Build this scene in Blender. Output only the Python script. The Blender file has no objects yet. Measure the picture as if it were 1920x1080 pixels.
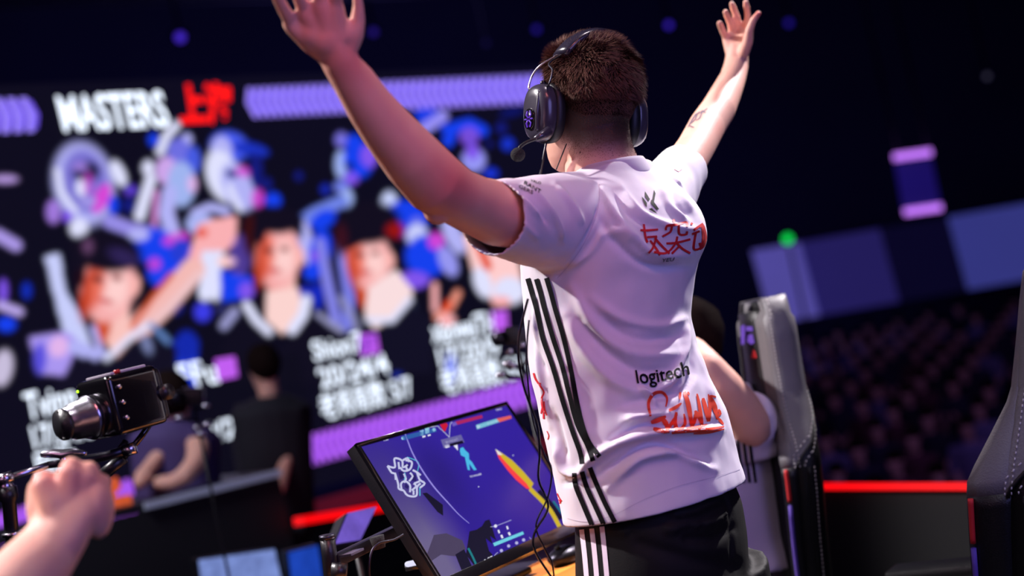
import bpy, bmesh, math, random
import numpy as np
from mathutils import Vector, Matrix, geometry, noise
from mathutils.bvhtree import BVHTree
S = bpy.context.scene
COL = S.collection
random.seed(4)
# ------------------------------------------------------------------ camera
F = 2666.67
PITCH, ROLL = math.radians(2.16), math.radians(12)
CAM = Vector((0, 0, 1.25))
FWD = Vector((0, math.cos(PITCH), math.sin(PITCH)))
_r0 = Vector((1, 0, 0)); _u0 = Vector((0, -math.sin(PITCH), math.cos(PITCH)))
RT = math.cos(ROLL) * _r0 - math.sin(ROLL) * _u0
UP = math.sin(ROLL) * _r0 + math.cos(ROLL) * _u0
def ray(x, y): return FWD + RT * ((x - 960) / F) + UP * ((540 - y) / F)
def P(x, y, d): return CAM + ray(x, y) * d
def V(a, b, c): return RT * a + UP * b + FWD * c
def PX(p):
    q = p - CAM; z = q.dot(FWD)
    return (960 + F * q.dot(RT) / z, 540 - F * q.dot(UP) / z, z)
cam = bpy.data.objects.new('camera', bpy.data.cameras.new('camera'))
COL.objects.link(cam); S.camera = cam
cam.data.lens = 50; cam.data.sensor_width = 36
cam.data.clip_start = .05; cam.data.clip_end = 200
m = Matrix((RT, UP, -FWD)).transposed().to_4x4(); m.translation = CAM
cam.matrix_world = m
cam.data.dof.use_dof = True
cam.data.dof.focus_distance = 2.58
cam.data.dof.aperture_fstop = 1.75
# ------------------------------------------------------------------ world, lights, exposure
w = bpy.data.worlds.new('venue_darkness'); S.world = w; w.use_nodes = True
bg = w.node_tree.nodes['Background']; bg.inputs[0].default_value = (.012, .010, .035, 1); bg.inputs[1].default_value = 0.30
S.view_settings.view_transform = 'Standard'; S.view_settings.look = 'None'
S.view_settings.gamma = 1; S.view_settings.use_curve_mapping = False; S.view_settings.exposure = 0
MAN = Vector((.15, 2.62, 1.35))
def lamp(name, pos, target, power, col, size=.5, spot=None, blend=.4):
    if spot:
        l = bpy.data.lights.new(name, 'SPOT'); l.spot_size = math.radians(spot); l.spot_blend = blend; l.shadow_soft_size = size
    else:
        l = bpy.data.lights.new(name, 'AREA'); l.shape = 'DISK'; l.size = size
    l.energy = power; l.color = col
    o = bpy.data.objects.new(name, l); COL.objects.link(o)
    o.location = pos; o.rotation_euler = (Vector(target) - Vector(pos)).to_track_quat('-Z', 'Y').to_euler()
    return o
lamp('stage_light_left', MAN + Vector((-4.3, .75, 4.3)), MAN, 2900, (1, .93, .95), .12, spot=34)
lamp('stage_light_right', MAN + Vector((3.2, 3.0, 3.7)), MAN + Vector((.42, .25, -.12)), 3300, (1, .92, .95), .12, spot=12.5, blend=.45)
lamp('stage_light_top', MAN + Vector((1.2, -.2, 4.6)), MAN + Vector((.2, .1, 0)), 240, (1, .85, .95), .4, spot=36)
lamp('violet_wash', MAN + Vector((1.9, -3.4, .8)), MAN, 50, (.34, .31, 1), 2.0)
lamp('rose_wash', MAN + Vector((-2.2, -3.4, .6)), MAN + Vector((-.1, 0, 0)), 9, (1, .46, .70), 1.5)
lamp('red_wash', MAN + Vector((.2, -1.9, 1.7)), P(740, 230, 2.1), 150, (1, .26, .27), .5, spot=24, blend=.8)
lamp('chair_wash', Vector((.2, .3, 3.2)), Vector((1.1, 2.6, 1.0)), 60, (.9, .85, 1), .4, spot=30, blend=.6)
lamp('fist_fill', Vector((-1.6, .9, 2.7)), P(120, 930, 1.85), 75, (1, .90, .92), .2, spot=30, blend=.6)  # added spot to brighten the fist and the small camera
lamp('desk_wash', Vector((-2.5, 4.0, 3.6)), Vector((-1.5, 5.8, .9)), 330, (.85, .85, 1), .6, spot=50)
lamp('backdrop_wash', Vector((-5, 20, 2)), Vector((-7, 36, 7)), 520, (.30, .25, 1), 6)  # added unseen blue lamp, lifts the back wall out of black
lamp('crowd_wash', Vector((4, 8, 6)), Vector((6, 19, -.5)), 400, (.42, .25, 1), .6, spot=70)

# ------------------------------------------------------------------ helpers
def srgb(c):
    f = lambda v: v / 12.92 if v <= .04045 else ((v + .055) / 1.055) ** 2.4
    return tuple(f(v / 255) for v in c)
MATS = {}
def mat(name, c, rough=.6, metal=0, emit=0, noise_amt=0, scale=40, bump=0, bscale=300, sss=0, coat=0, attr=None, sheen=0, lin=False, spec=.5):
    if name in MATS: return MATS[name]
    c = c if lin else srgb(c)
    M = bpy.data.materials.new(name); M.use_nodes = True; nt = M.node_tree; b = nt.nodes['Principled BSDF']
    b.inputs['Base Color'].default_value = (*c, 1); b.inputs['Roughness'].default_value = rough; b.inputs['Metallic'].default_value = metal
    if sss:
        b.inputs['Subsurface Weight'].default_value = sss; b.inputs['Subsurface Radius'].default_value = (.012, .005, .003)
        b.inputs['Subsurface Scale'].default_value = 1
    b.inputs['Specular IOR Level'].default_value = spec
    if coat: b.inputs['Coat Weight'].default_value = coat
    if sheen: b.inputs['Sheen Weight'].default_value = sheen
    if emit:
        b.inputs['Emission Color'].default_value = (*c, 1); b.inputs['Emission Strength'].default_value = emit
        b.inputs['Base Color'].default_value = (.003, .003, .004, 1)
    tc = nt.nodes.new('ShaderNodeTexCoord')
    if noise_amt:
        n = nt.nodes.new('ShaderNodeTexNoise'); n.inputs['Scale'].default_value = scale; n.inputs['Detail'].default_value = 4
        mx = nt.nodes.new('ShaderNodeMix'); mx.data_type = 'RGBA'
        mx.inputs[6].default_value = (*[v * (1 - noise_amt) for v in c], 1); mx.inputs[7].default_value = (*[min(1, v * (1 + noise_amt)) for v in c], 1)
        nt.links.new(tc.outputs['Object'], n.inputs['Vector']); nt.links.new(n.outputs['Fac'], mx.inputs[0])
        nt.links.new(mx.outputs[2], b.inputs['Emission Color' if emit else 'Base Color'])
    if attr:
        a = nt.nodes.new('ShaderNodeAttribute'); a.attribute_name = attr
        nt.links.new(a.outputs['Color'], b.inputs['Emission Color' if emit else 'Base Color'])
    if bump:
        n2 = nt.nodes.new('ShaderNodeTexNoise'); n2.inputs['Scale'].default_value = bscale; n2.inputs['Detail'].default_value = 3
        bp = nt.nodes.new('ShaderNodeBump'); bp.inputs['Strength'].default_value = bump; bp.inputs['Distance'].default_value = .002
        nt.links.new(tc.outputs['Object'], n2.inputs['Vector']); nt.links.new(n2.outputs['Fac'], bp.inputs['Height']); nt.links.new(bp.outputs['Normal'], b.inputs['Normal'])
    MATS[name] = M
    return M
BLACK = mat('black_plastic', (22, 21, 27), .38, noise_amt=.25, bump=.15)
GLOSS = mat('glossy_black_plastic', (16, 15, 20), .15, coat=.5, noise_amt=.1)
DARKM = mat('dark_metal', (48, 46, 56), .35, .8, noise_amt=.2)
SILV = mat('brushed_silver', (190, 186, 200), .25, 1, noise_amt=.15, scale=90)
RUB = mat('black_foam', (20, 19, 23), .95, bump=.8, bscale=500)
CLOTHB = mat('black_jersey_cloth', (5, 5, 8), .7, noise_amt=.2, bump=.2, bscale=600, spec=.25)
SHIRT = mat('white_jersey_cloth', (226, 220, 230), .75, noise_amt=.02, bump=.12, bscale=900, spec=.2)
SKIN = mat('fair_skin', (226, 170, 150), .58, spec=.35, sss=.12, attr='tone', bump=.12, bscale=220)
INK = mat('black_print', (6, 6, 12), .7, noise_amt=.1, spec=.15)
REDINK = mat('red_print', (205, 28, 38), .6, noise_amt=.06)
ORINK = mat('orange_red_print', (232, 62, 30), .6, noise_amt=.08)
WHITEP = mat('white_print', (225, 210, 225), .6, noise_amt=.05)

def tagp(o, label=None, cat=None, group=None, kind=None):
    if label: o['label'] = label
    if cat: o['category'] = cat
    if group: o['group'] = group
    if kind: o['kind'] = kind
    return o
def link(name, me, M=None, parent=None):
    o = bpy.data.objects.new(name, me); COL.objects.link(o)
    if M is not None and me is not None and len(me.materials) == 0: me.materials.append(M)
    if parent is not None:
        o.parent = parent
        pm = WORLD.get(parent.name, Matrix.Identity(4))
        o.matrix_parent_inverse = pm.inverted()
    return o
WORLD = {}
def thing(name, loc, label, cat, group=None):
    o = bpy.data.objects.new(name, None); COL.objects.link(o); o.location = loc; o.empty_display_size = .05
    WORLD[o.name] = Matrix.Translation(Vector(loc))
    return tagp(o, label, cat, group)

class MB:
    def __init__(s): s.v = []; s.f = []
    def add(s, v, f):
        n = len(s.v); s.v += [Vector(x) for x in v]; s.f += [tuple(i + n for i in q) for q in f]; return s
    def box(s, c, ax, ay, az):
        c = Vector(c); v = []
        for i in (-1, 1):
            for j in (-1, 1):
                for k in (-1, 1): v.append(c + ax * (i * .5) + ay * (j * .5) + az * (k * .5))
        return s.add(v, [(0, 1, 3, 2), (4, 6, 7, 5), (0, 4, 5, 1), (2, 3, 7, 6), (0, 2, 6, 4), (1, 5, 7, 3)])
    def rings(s, R, caps=True, closed=False):
        n = len(R[0]); v = [p for r in R for p in r]; f = []
        for i in range(len(R) - (0 if closed else 1)):
            a = i * n; b = ((i + 1) % len(R)) * n
            for j in range(n): f.append((a + j, a + (j + 1) % n, b + (j + 1) % n, b + j))
        if caps and not closed: f += [tuple(range(n))[::-1], tuple((len(R) - 1) * n + j for j in range(n))]
        return s.add(v, f)
    def tube(s, pts, r, n=16, ell=None, ref=None, caps=True, dome=False):
        pts = [Vector(p) for p in pts]; m_ = len(pts)
        rr = r if isinstance(r, (list, tuple)) else [r] * m_
        if dome:
            a, b = pts[0], pts[-1]; da = (pts[0] - pts[1]).normalized(); db = (pts[-1] - pts[-2]).normalized()
            pts = [a + da * rr[0] * .95, a + da * rr[0] * .7] + pts + [b + db * rr[-1] * .7, b + db * rr[-1] * .95]
            rr = [rr[0] * .25, rr[0] * .72] + list(rr) + [rr[-1] * .72, rr[-1] * .25]; m_ = len(pts)
        t0 = (pts[1] - pts[0]).normalized()
        x = Vector(ref) if ref else (Vector((0, 0, 1)) if abs(t0.z) < .9 else Vector((1, 0, 0)))
        R = []
        for i, p in enumerate(pts):
            t = (pts[min(i + 1, m_ - 1)] - pts[max(i - 1, 0)]).normalized()
            x = (x - t * x.dot(t)).normalized(); y = t.cross(x)
            e = ell[i] if isinstance(ell, (list, tuple)) else (ell or 1)
            R.append([p + x * (rr[i] * math.cos(a)) + y * (rr[i] * e * math.sin(a)) for a in [2 * math.pi * k / n for k in range(n)]])
        return s.rings(R, caps)
    def ball(s, c, rx, ry=None, rz=None, X=None, Y=None, Z=None, n=16, m_=10):
        ry = ry or rx; rz = rz or rx; X = X or Vector((1, 0, 0)); Y = Y or Vector((0, 1, 0)); Z = Z or Vector((0, 0, 1)); c = Vector(c)
        R = []
        for i in range(m_ + 1):
            a = math.pi * (i + .02) / (m_ + .04); R.append([c + Z * (rz * math.cos(a)) + (X * (rx * math.cos(b)) + Y * (ry * math.sin(b))) * math.sin(a) for b in [2 * math.pi * k / n for k in range(n)]])
        return s.rings(R)
    def mesh(s, name='m', smooth=True):
        me = bpy.data.meshes.new(name); me.from_pydata([tuple(v) for v in s.v], [], s.f); me.validate()
        bm = bmesh.new(); bm.from_mesh(me); bmesh.ops.recalc_face_normals(bm, faces=bm.faces); bm.to_mesh(me); bm.free()
        if smooth: me.polygons.foreach_set('use_smooth', [True] * len(me.polygons))
        me.update(); return me
    def build(s, name, M, parent=None, smooth=True, bevel=0, seg=2):
        me = s.mesh(name, smooth)
        if bevel: me = bevel_mesh(me, bevel, seg)
        return link(name, me, M, parent)
def bevel_mesh(me, wd, seg=2, ang=35):
    bm = bmesh.new(); bm.from_mesh(me)
    es = [e for e in bm.edges if len(e.link_faces) == 2 and e.calc_face_angle(0) > math.radians(ang)]
    bmesh.ops.bevel(bm, geom=es, offset=wd, segments=seg, affect='EDGES', profile=.6, clamp_overlap=True)
    bm.to_mesh(me); bm.free()
    for p in me.polygons: p.use_smooth = True
    try: me.set_sharp_from_angle(angle=math.radians(40))
    except Exception: pass
    return me
def remesh(me, vox, smooth=4, fac=.5):
    o = bpy.data.objects.new('tmp', me); COL.objects.link(o)
    r = o.modifiers.new('r', 'REMESH'); r.mode = 'VOXEL'; r.voxel_size = vox; r.use_smooth_shade = True
    if smooth:
        s_ = o.modifiers.new('s', 'SMOOTH'); s_.iterations = smooth; s_.factor = fac
    bpy.context.view_layer.update()
    dg = bpy.context.evaluated_depsgraph_get()
    n = bpy.data.meshes.new_from_object(o.evaluated_get(dg), depsgraph=dg)
    bpy.data.objects.remove(o)
    n.materials.clear()
    n.polygons.foreach_set('use_smooth', [True] * len(n.polygons))
    return n
def bvh_of(*meshes):
    vs = []; fs = []
    for me in meshes:
        n = len(vs); vs += [v.co.copy() for v in me.vertices]; fs += [tuple(i + n for i in p.vertices) for p in me.polygons]
    return BVHTree.FromPolygons(vs, fs)
def plane_hit(p0, nrm, x, y):
    r = ray(x, y); return CAM + r * ((p0 - CAM).dot(nrm) / r.dot(nrm))
# flat print: 2D shapes given as seen from the photographer, laid on a surface that is really there
class Print:
    def __init__(s): s.v = []; s.f = []
    def poly(s, pts):
        t = geometry.tessellate_polygon([[Vector((x, y, 0)) for x, y in pts]])
        n = len(s.v); s.v += list(pts); s.f += [tuple(i + n for i in q) for q in t]; return s
    def stroke(s, pts, wd, step=4, taper=False):
        P_ = [Vector(p) for p in pts]; D = [P_[0]]
        # catmull-rom resample
        Q = [P_[0]] + P_ + [P_[-1]]
        for i in range(1, len(Q) - 2):
            k = max(1, int((Q[i + 1] - Q[i]).length / step))
            for j in range(1, k + 1):
                t = j / k; a, b, c, d = Q[i - 1], Q[i], Q[i + 1], Q[i + 2]
                D.append(.5 * ((2 * b) + (c - a) * t + (2 * a - 5 * b + 4 * c - d) * t * t + (3 * b - a - 3 * c + d) * t ** 3))
        n = len(s.v)
        for i, p in enumerate(D):
            t = (D[min(i + 1, len(D) - 1)] - D[max(i - 1, 0)]); t = t.normalized() if t.length > 1e-6 else Vector((1, 0)); q = Vector((-t.y, t.x))
            ww = wd(i / (len(D) - 1)) if callable(wd) else wd
            if taper: ww *= .35 + .65 * math.sin(math.pi * min(1, .12 + .88 * i / (len(D) - 1))) if taper == 1 else 1 - .8 * i / (len(D) - 1)
            for k in (-1, 0, 1): s.v.append(tuple(p + q * (ww * .5 * k)))
        for i in range(len(D) - 1):
            a = n + i * 3
            s.f += [(a, a + 1, a + 4, a + 3), (a + 1, a + 2, a + 5, a + 4)]
        return s
    def disc(s, c, rx, ry=None, ang=0, n=20):
        ry = ry or rx; ca, sa = math.cos(ang), math.sin(ang)
        return s.poly([(c[0] + rx * math.cos(t) * ca - ry * math.sin(t) * sa, c[1] + rx * math.cos(t) * sa + ry * math.sin(t) * ca) for t in [2 * math.pi * k / n for k in range(n)]])
    def text(s, txt, tl, tr, bl, bold=.02, res=3, curve=None):
        """word laid in the parallelogram top-left, top-right, bottom-left (cap height = full height)"""
        c = bpy.data.curves.new('t', 'FONT'); c.body = txt; c.offset = bold; c.resolution_u = res; c.fill_mode = 'FRONT'
        o = bpy.data.objects.new('t', c); COL.objects.link(o); bpy.context.view_layer.update()
        dg = bpy.context.evaluated_depsgraph_get(); me = bpy.data.meshes.new_from_object(o.evaluated_get(dg))
        bpy.data.objects.remove(o)
        if not me.vertices: return s
        xs = [v.co.x for v in me.vertices]; x0, x1 = min(xs), max(xs)
        tl, tr, bl = Vector(tl), Vector(tr), Vector(bl); n = len(s.v)
        for v in me.vertices:
            u = (v.co.x - x0) / (x1 - x0); t = 1 - v.co.y / .70
            p = tl + (tr - tl) * u + (bl - tl) * t
            if curve: p = p + Vector((0, curve * math.sin(math.pi * u)))
            s.v.append(tuple(p))
        s.f += [tuple(i + n for i in p.vertices) for p in me.polygons]
        bpy.data.meshes.remove(me); return s
    def lay(s, name, M, parent, cast, off=.0008, maxlen=None, jump=.06):
        bm = bmesh.new(); vs = [bm.verts.new((x, y, 0)) for x, y in s.v]
        for f in s.f:
            if len(set(f)) >= 3:
                try: bm.faces.new([vs[i] for i in f])
                except ValueError: pass
        if maxlen:
            bmesh.ops.triangulate(bm, faces=bm.faces)
            for _ in range(7):
                L = [e for e in bm.edges if e.calc_length() > maxlen]
                if not L: break
                bmesh.ops.subdivide_edges(bm, edges=L, cuts=1); bmesh.ops.triangulate(bm, faces=[f for f in bm.faces if len(f.verts) > 3])
        dead = []
        for v in bm.verts:
            q = cast(v.co.x, v.co.y)
            if q is None: dead.append(v); continue
            p, n_ = q
            if n_.dot(ray(v.co.x, v.co.y)) > 0: n_ = -n_
            v.co = p + n_ * (off * .6) - ray(v.co.x, v.co.y).normalized() * (off * .6)
        bmesh.ops.delete(bm, geom=dead, context='VERTS')
        bmesh.ops.delete(bm, geom=[f for f in bm.faces if max(e.calc_length() for e in f.edges) > jump], context='FACES') if jump else None
        me = bpy.data.meshes.new(name); bm.to_mesh(me); bm.free()
        me.polygons.foreach_set('use_smooth', [True] * len(me.polygons))
        return link(name, me, M, parent)
def caster(bvh):
    def f(x, y):
        r = ray(x, y).normalized(); h = bvh.ray_cast(CAM, r)
        return None if h[0] is None else (h[0], h[1])
    return f
def plane_cast(p0, n): return lambda x, y: (plane_hit(p0, n, x, y), n)
def px_tube(mb, pts, n=16, **k):
    return mb.tube([P(x, y, d) for x, y, d, r in pts], [r * d / F for x, y, d, r in pts], n=n, **k)
def smoothpts(pts, k=6):
    Q = [Vector(p) for p in pts]; Q = [Q[0]] + Q + [Q[-1]]; D = [Q[0]]
    for i in range(1, len(Q) - 2):
        a, b, c, d = Q[i - 1:i + 3]
        for j in range(1, k + 1):
            t = j / k; D.append(.5 * ((2 * b) + (c - a) * t + (2 * a - 5 * b + 4 * c - d) * t * t + (3 * b - a - 3 * c + d) * t ** 3))
    return D
X, Y, Z = Vector((1, 0, 0)), Vector((0, 1, 0)), Vector((0, 0, 1))

# ------------------------------------------------------------------ the setting
def struct(name, mb, M, **k): return tagp(mb.build(name, M, smooth=False, **k), kind='structure')
FLOORM = mat('black_stage_floor', (9, 9, 14), .35, noise_amt=.3, scale=3, bump=.1, bscale=60)
WALLM = mat('dark_navy_wall', (34, 32, 62), .9, noise_amt=.3, scale=.3)
struct('floor', MB().box((0, 14, -2.25), X * 44, Y * 44, Z * .1), FLOORM)
_sp = [(-14, -4), (4, -4), (2.4, 3.4), (1.5, 6.4), (1.9, 14), (-14, 14)]
struct('stage_floor', MB().rings([[Vector((x, y, -2.2)) for x, y in _sp], [Vector((x, y, 0)) for x, y in _sp]]), FLOORM)
struct('ceiling', MB().box((0, 14, 13.05), X * 44, Y * 44, Z * .1), WALLM)
struct('wall_back', MB().box((0, 36.1, 5.4), X * 44, Y * .2, Z * 15.4), WALLM)
struct('wall_left', MB().box((-22.1, 14, 5.4), X * .2, Y * 44, Z * 15.4), WALLM)
struct('wall_right', MB().box((22.1, 14, 5.4), X * .2, Y * 44, Z * 15.4), WALLM)

# ------------------------------------------------------------------ LED wall
WH = Vector((.7435, .66875, 0)); WN = WH.cross(Z).normalized()     # points to the camera
W0 = P(700, 500, 9.5)
def wpt(x, y, off=0): return plane_hit(W0, WN, x, y) + WN * off
led = thing('led_wall', wpt(500, 990), 'huge LED wall showing player portraits, blue artwork and violet chevron bands', 'screen')
s0 = (wpt(-160, 500) - W0).dot(WH); s1 = (wpt(1150, 500) - W0).dot(WH)
z0 = wpt(560, 905).z - .06; z1 = wpt(700, 134).z
NS, NT = 760, 420
ss = np.linspace(s0, s1, NS); tt = np.linspace(z0, z1, NT)
gs, gt = np.meshgrid(ss, tt)
pos = np.stack([W0.x + WH.x * gs, W0.y + WH.y * gs, gt], -1)
q = pos - np.array(CAM); zz = q @ np.array(FWD); GX = 960 + F * (q @ np.array(RT)) / zz; GY = 540 - F * (q @ np.array(UP)) / zz
IMG = np.zeros((NT, NS, 3)); IMG[:] = srgb((13, 11, 28))
IMG += (np.clip((GX - 100) / 900, 0, 1) * np.clip(1 - GY / 500, 0, 1))[..., None] * np.array(srgb((14, 12, 60))) * .12
def el(cx, cy, rx, ry, c, ang=0, soft=.25, a=1):
    t = math.radians(ang); dx = GX - cx; dy = GY - cy
    u = (dx * math.cos(t) + dy * math.sin(t)) / rx; v = (-dx * math.sin(t) + dy * math.cos(t)) / ry
    k = np.clip((1 - np.sqrt(u * u + v * v)) / soft + .5, 0, 1)[..., None] * a
    IMG[:] = IMG * (1 - k) + np.array(srgb(c)) * k
def pg(pts, c, a=1):
    x, y = GX, GY; ins = np.zeros(GX.shape, bool); n = len(pts); j = n - 1
    for i in range(n):
        (xi, yi), (xj, yj) = pts[i], pts[j]
        if yi != yj: ins ^= ((yi > y) != (yj > y)) & (x < (xj - xi) * (y - yi) / (yj - yi) + xi)
        j = i
    IMG[ins] = IMG[ins] * (1 - a) + np.array(srgb(c)) * a
def ln(pts, wd, c, a=1):
    k = np.zeros(GX.shape)
    for (xa, ya), (xb, yb) in zip(pts[:-1], pts[1:]):
        L = max(1e-6, (xb - xa) ** 2 + (yb - ya) ** 2); t = np.clip(((GX - xa) * (xb - xa) + (GY - ya) * (yb - ya)) / L, 0, 1)
        d = np.hypot(GX - xa - t * (xb - xa), GY - ya - t * (yb - ya)); k = np.maximum(k, np.clip((wd - d) / 2.5, 0, 1))
    IMG[:] = IMG * (1 - k[..., None] * a) + np.array(srgb(c)) * k[..., None] * a
LAV = (178, 178, 246); WHT = (224, 226, 255); BLU = (22, 64, 238); DBL = (20, 26, 120); MAG = (214, 70, 214); PNK = (250, 176, 180); ORG = (228, 66, 16); NAV = (14, 12, 34); VIO = (128, 84, 236); SKL = (255, 205, 205)
# upper band of artwork
el(157, 345, 56, 78, LAV, -12); el(160, 340, 42, 60, (120, 112, 208), -12); el(162, 322, 26, 20, NAV, -10, a=.9); el(150, 312, 14, 9, (150, 120, 210)); el(152, 352, 10, 16, WHT); el(165, 345, 10, 22, MAG, a=.5); el(190, 372, 14, 30, MAG, 25); el(165, 378, 16, 10, (160, 150, 230)); el(212, 385, 10, 18, BLU)
ln([(108, 320), (115, 360), (140, 395)], 7, WHT); el(222, 325, 12, 26, WHT, -25); el(100, 397, 13, 22, (160, 120, 220)); el(126, 405, 9, 12, VIO); el(148, 427, 17, 18, WHT, 20); el(245, 357, 13, 10, (90, 60, 200)); el(242, 385, 13, 14, DBL)
el(288, 262, 10, 12, BLU); ln([(330, 235), (312, 255), (300, 285)], 9, WHT); el(350, 262, 10, 12, LAV); el(335, 285, 22, 26, (110, 110, 225)); el(362, 300, 14, 26, (70, 90, 225)); el(278, 315, 11, 14, WHT); el(312, 320, 20, 26, (205, 165, 235)); el(340, 345, 26, 42, (160, 180, 240)); el(360, 345, 9, 16, (220, 180, 235)); ln([(283, 335), (272, 370), (262, 405)], 11, WHT); ln([(318, 360), (312, 400), (325, 440)], 15, LAV); ln([(293, 360), (290, 420)], 6, (214, 140, 214))
el(430, 275, 36, 28, (70, 90, 238), 15); el(415, 285, 20, 30, LAV, 0); el(418, 330, 30, 50, WHT, -18); el(446, 350, 28, 48, LAV, -25); el(434, 326, 12, 7, DBL, 20); el(455, 322, 14, 10, MAG, 20, a=.8); ln([(430, 350), (450, 392)], 7, WHT); el(470, 280, 34, 12, (28, 50, 190), 12); el(480, 320, 12, 34, DBL); el(483, 372, 12, 18, MAG, a=.8); el(512, 376, 15, 15, BLU); el(500, 345, 10, 12, DBL)
ln([(365, 400), (395, 388), (425, 396)], 9, LAV); ln([(205, 415), (245, 430), (300, 440)], 14, (150, 140, 230)); el(290, 462, 40, 34, BLU, 10); el(330, 448, 26, 12, MAG, -15, a=.8); el(260, 440, 20, 12, LAV); el(310, 510, 34, 30, BLU); el(290, 495, 12, 12, MAG, a=.7); el(375, 420, 26, 20, (170, 180, 244)); el(340, 470, 20, 22, (40, 60, 210))
el(10, 336, 24, 7, (180, 150, 220)); ln([(-5, 440), (30, 460)], 12, (170, 150, 230)); el(6, 545, 8, 22, VIO); ln([(0, 572), (36, 585)], 9, (190, 170, 240)); el(12, 608, 18, 14, BLU); el(50, 545, 9, 16, (18, 44, 180)); el(5, 690, 18, 34, (200, 190, 220), 10)
for a_ in [(640, 262, 12, 14, (120, 112, 220)), (664, 268, 16, 16, BLU), (640, 308, 12, 26, (160, 180, 244)), (672, 300, 28, 34, BLU), (692, 292, 16, 22, VIO), (658, 335, 14, 12, VIO), (655, 312, 8, 7, NAV), (640, 350, 14, 12, (110, 124, 226)), (650, 372, 12, 18, (160, 180, 240))]: el(*a_)
ln([(560, 420), (590, 400), (640, 378)], 13, (110, 130, 230)); el(606, 412, 26, 16, BLU, -30); ln([(565, 425), (575, 460), (590, 500)], 15, LAV); el(600, 470, 20, 40, BLU, 10); ln([(600, 455), (612, 520), (630, 600)], 11, (130, 130, 230)); ln([(640, 460), (655, 560), (650, 610)], 12, (120, 124, 228)); el(585, 510, 16, 16, BLU); el(575, 548, 14, 12, (24, 40, 190)); el(596, 555, 10, 26, (20, 40, 190)); el(730, 385, 16, 26, (200, 210, 252)); el(725, 420, 20, 12, BLU); el(762, 410, 40, 34, BLU, 15); el(782, 420, 14, 14, (100, 110, 235)); el(782, 442, 20, 22, (200, 205, 250)); el(800, 480, 40, 40, BLU); el(818, 452, 16, 16, MAG, a=.9); el(850, 440, 16, 40, LAV, -25); el(840, 490, 16, 30, (150, 150, 240), -25); el(775, 525, 30, 16, VIO); el(800, 215, 22, 18, (24, 60, 230)); ln([(790, 245), (830, 218)], 12, (150, 142, 244)); el(835, 240, 10, 8, BLU)
ln([(840, 265), (850, 240), (880, 232), (905, 245)], 12, BLU); el(880, 255, 18, 18, VIO, a=.8); el(888, 300, 22, 22, (150, 150, 246)); el(886, 285, 12, 14, VIO); el(918, 270, 6, 6, DBL); el(952, 270, 12, 12, (24, 50, 200)); el(920, 325, 14, 10, (26, 50, 210)); el(960, 210, 24, 8, (14, 20, 100), -15)
for x_, y_, r_, c_ in [(560, 330, 8, DBL), (610, 355, 9, (24, 40, 170)), (800, 300, 10, DBL), (930, 380, 14, (20, 40, 180)), (880, 350, 12, (40, 60, 220)), (850, 330, 14, DBL), (960, 430, 12, (16, 40, 170)), (930, 470, 10, BLU), (940, 240, 10, DBL), (760, 610, 12, BLU), (380, 585, 16, (60, 60, 230)), (330, 575, 14, DBL), (590, 480, 9, VIO)]: el(x_, y_, r_, r_ * 1.1, c_)
# waving hand and lower artwork
pg([(352, 490), (372, 420), (398, 412), (444, 405), (442, 455), (418, 475), (414, 505), (380, 512)], PNK); el(378, 436, 12, 10, ORG, a=.8); pg([(378, 470), (420, 470), (412, 560), (375, 560)], WHT); el(384, 545, 12, 20, WHT); el(404, 545, 8, 20, WHT); pg([(412, 505), (474, 520), (470, 560), (415, 566)], BLU); el(462, 545, 14, 16, VIO); el(425, 490, 18, 10, SKL); el(450, 480, 20, 40, (120, 90, 220), a=.4)
pg([(84, 480), (112, 476), (122, 545), (150, 590), (172, 650), (160, 672), (125, 640), (108, 580)], (200, 206, 252)); pg([(55, 632), (125, 622), (150, 640), (120, 705), (72, 700)], (170, 150, 240)); el(110, 650, 18, 20, (226, 180, 236), 20); el(75, 672, 12, 30, (90, 80, 220)); ln([(140, 650), (175, 665)], 14, LAV)
pg([(312, 650), (345, 630), (372, 640), (365, 740), (330, 745), (318, 700)], (26, 62, 226)); el(350, 650, 22, 30, (20, 40, 170)); ln([(420, 610), (440, 585)], 10, (150, 150, 200)); el(415, 580, 12, 12, (40, 40, 90)); pg([(585, 625), (650, 640), (610, 720), (590, 700)], BLU); el(745, 682, 14, 26, (26, 50, 190)); el(845, 690, 9, 30, BLU)
ln([(595, 590), (640, 620)], 7, (150, 150, 190)); ln([(770, 580), (800, 610)], 11, (120, 150, 214)); ln([(762, 590), (775, 625)], 8, (110, 110, 150))
# portraits (plain generic faces)
def portrait(cx, cy, rx, ry, ang, side=-1):
    pg([(cx - rx * .35, cy + ry * .5), (cx + rx * .75, cy + ry * .4), (cx + rx * .85, cy + ry * 1.5), (cx + rx * .2, cy + ry * 1.8), (cx - rx * .35, cy + ry * 1.3)], (250, 196, 190))
    el(cx - rx * .2, cy + ry * 1.1, rx * .3, ry * .5, (206, 74, 24), ang, .6)
    el(cx, cy, rx, ry, (248, 176, 176), ang, .2); el(cx - rx * .66, cy + ry * .05, rx * .30, ry * .82, (196, 58, 22), ang + 4, .7); el(cx - rx * .4, cy, rx * .25, ry * .6, (232, 110, 90), ang, .8)
    el(cx + rx * .3, cy + ry * .1, rx * .45, ry * .5, (255, 208, 206), ang, .8)
    el(cx - rx * .38, cy - ry * .16, rx * .2, ry * .09, (90, 24, 30), ang, .6); el(cx + rx * .32, cy - ry * .2, rx * .2, ry * .08, (140, 66, 66), ang, .6); ln([(cx - rx * .1, cy - ry * .15), (cx - rx * .14, cy + ry * .15)], 3, (232, 130, 120), .8)
    el(cx - rx * .08, cy + ry * .42, rx * .3, ry * .06, (200, 70, 76), ang, .6); el(cx + rx * 1.0, cy + ry * .02, rx * .18, ry * .28, (250, 180, 176), ang)
HR = (18, 13, 30)
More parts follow.
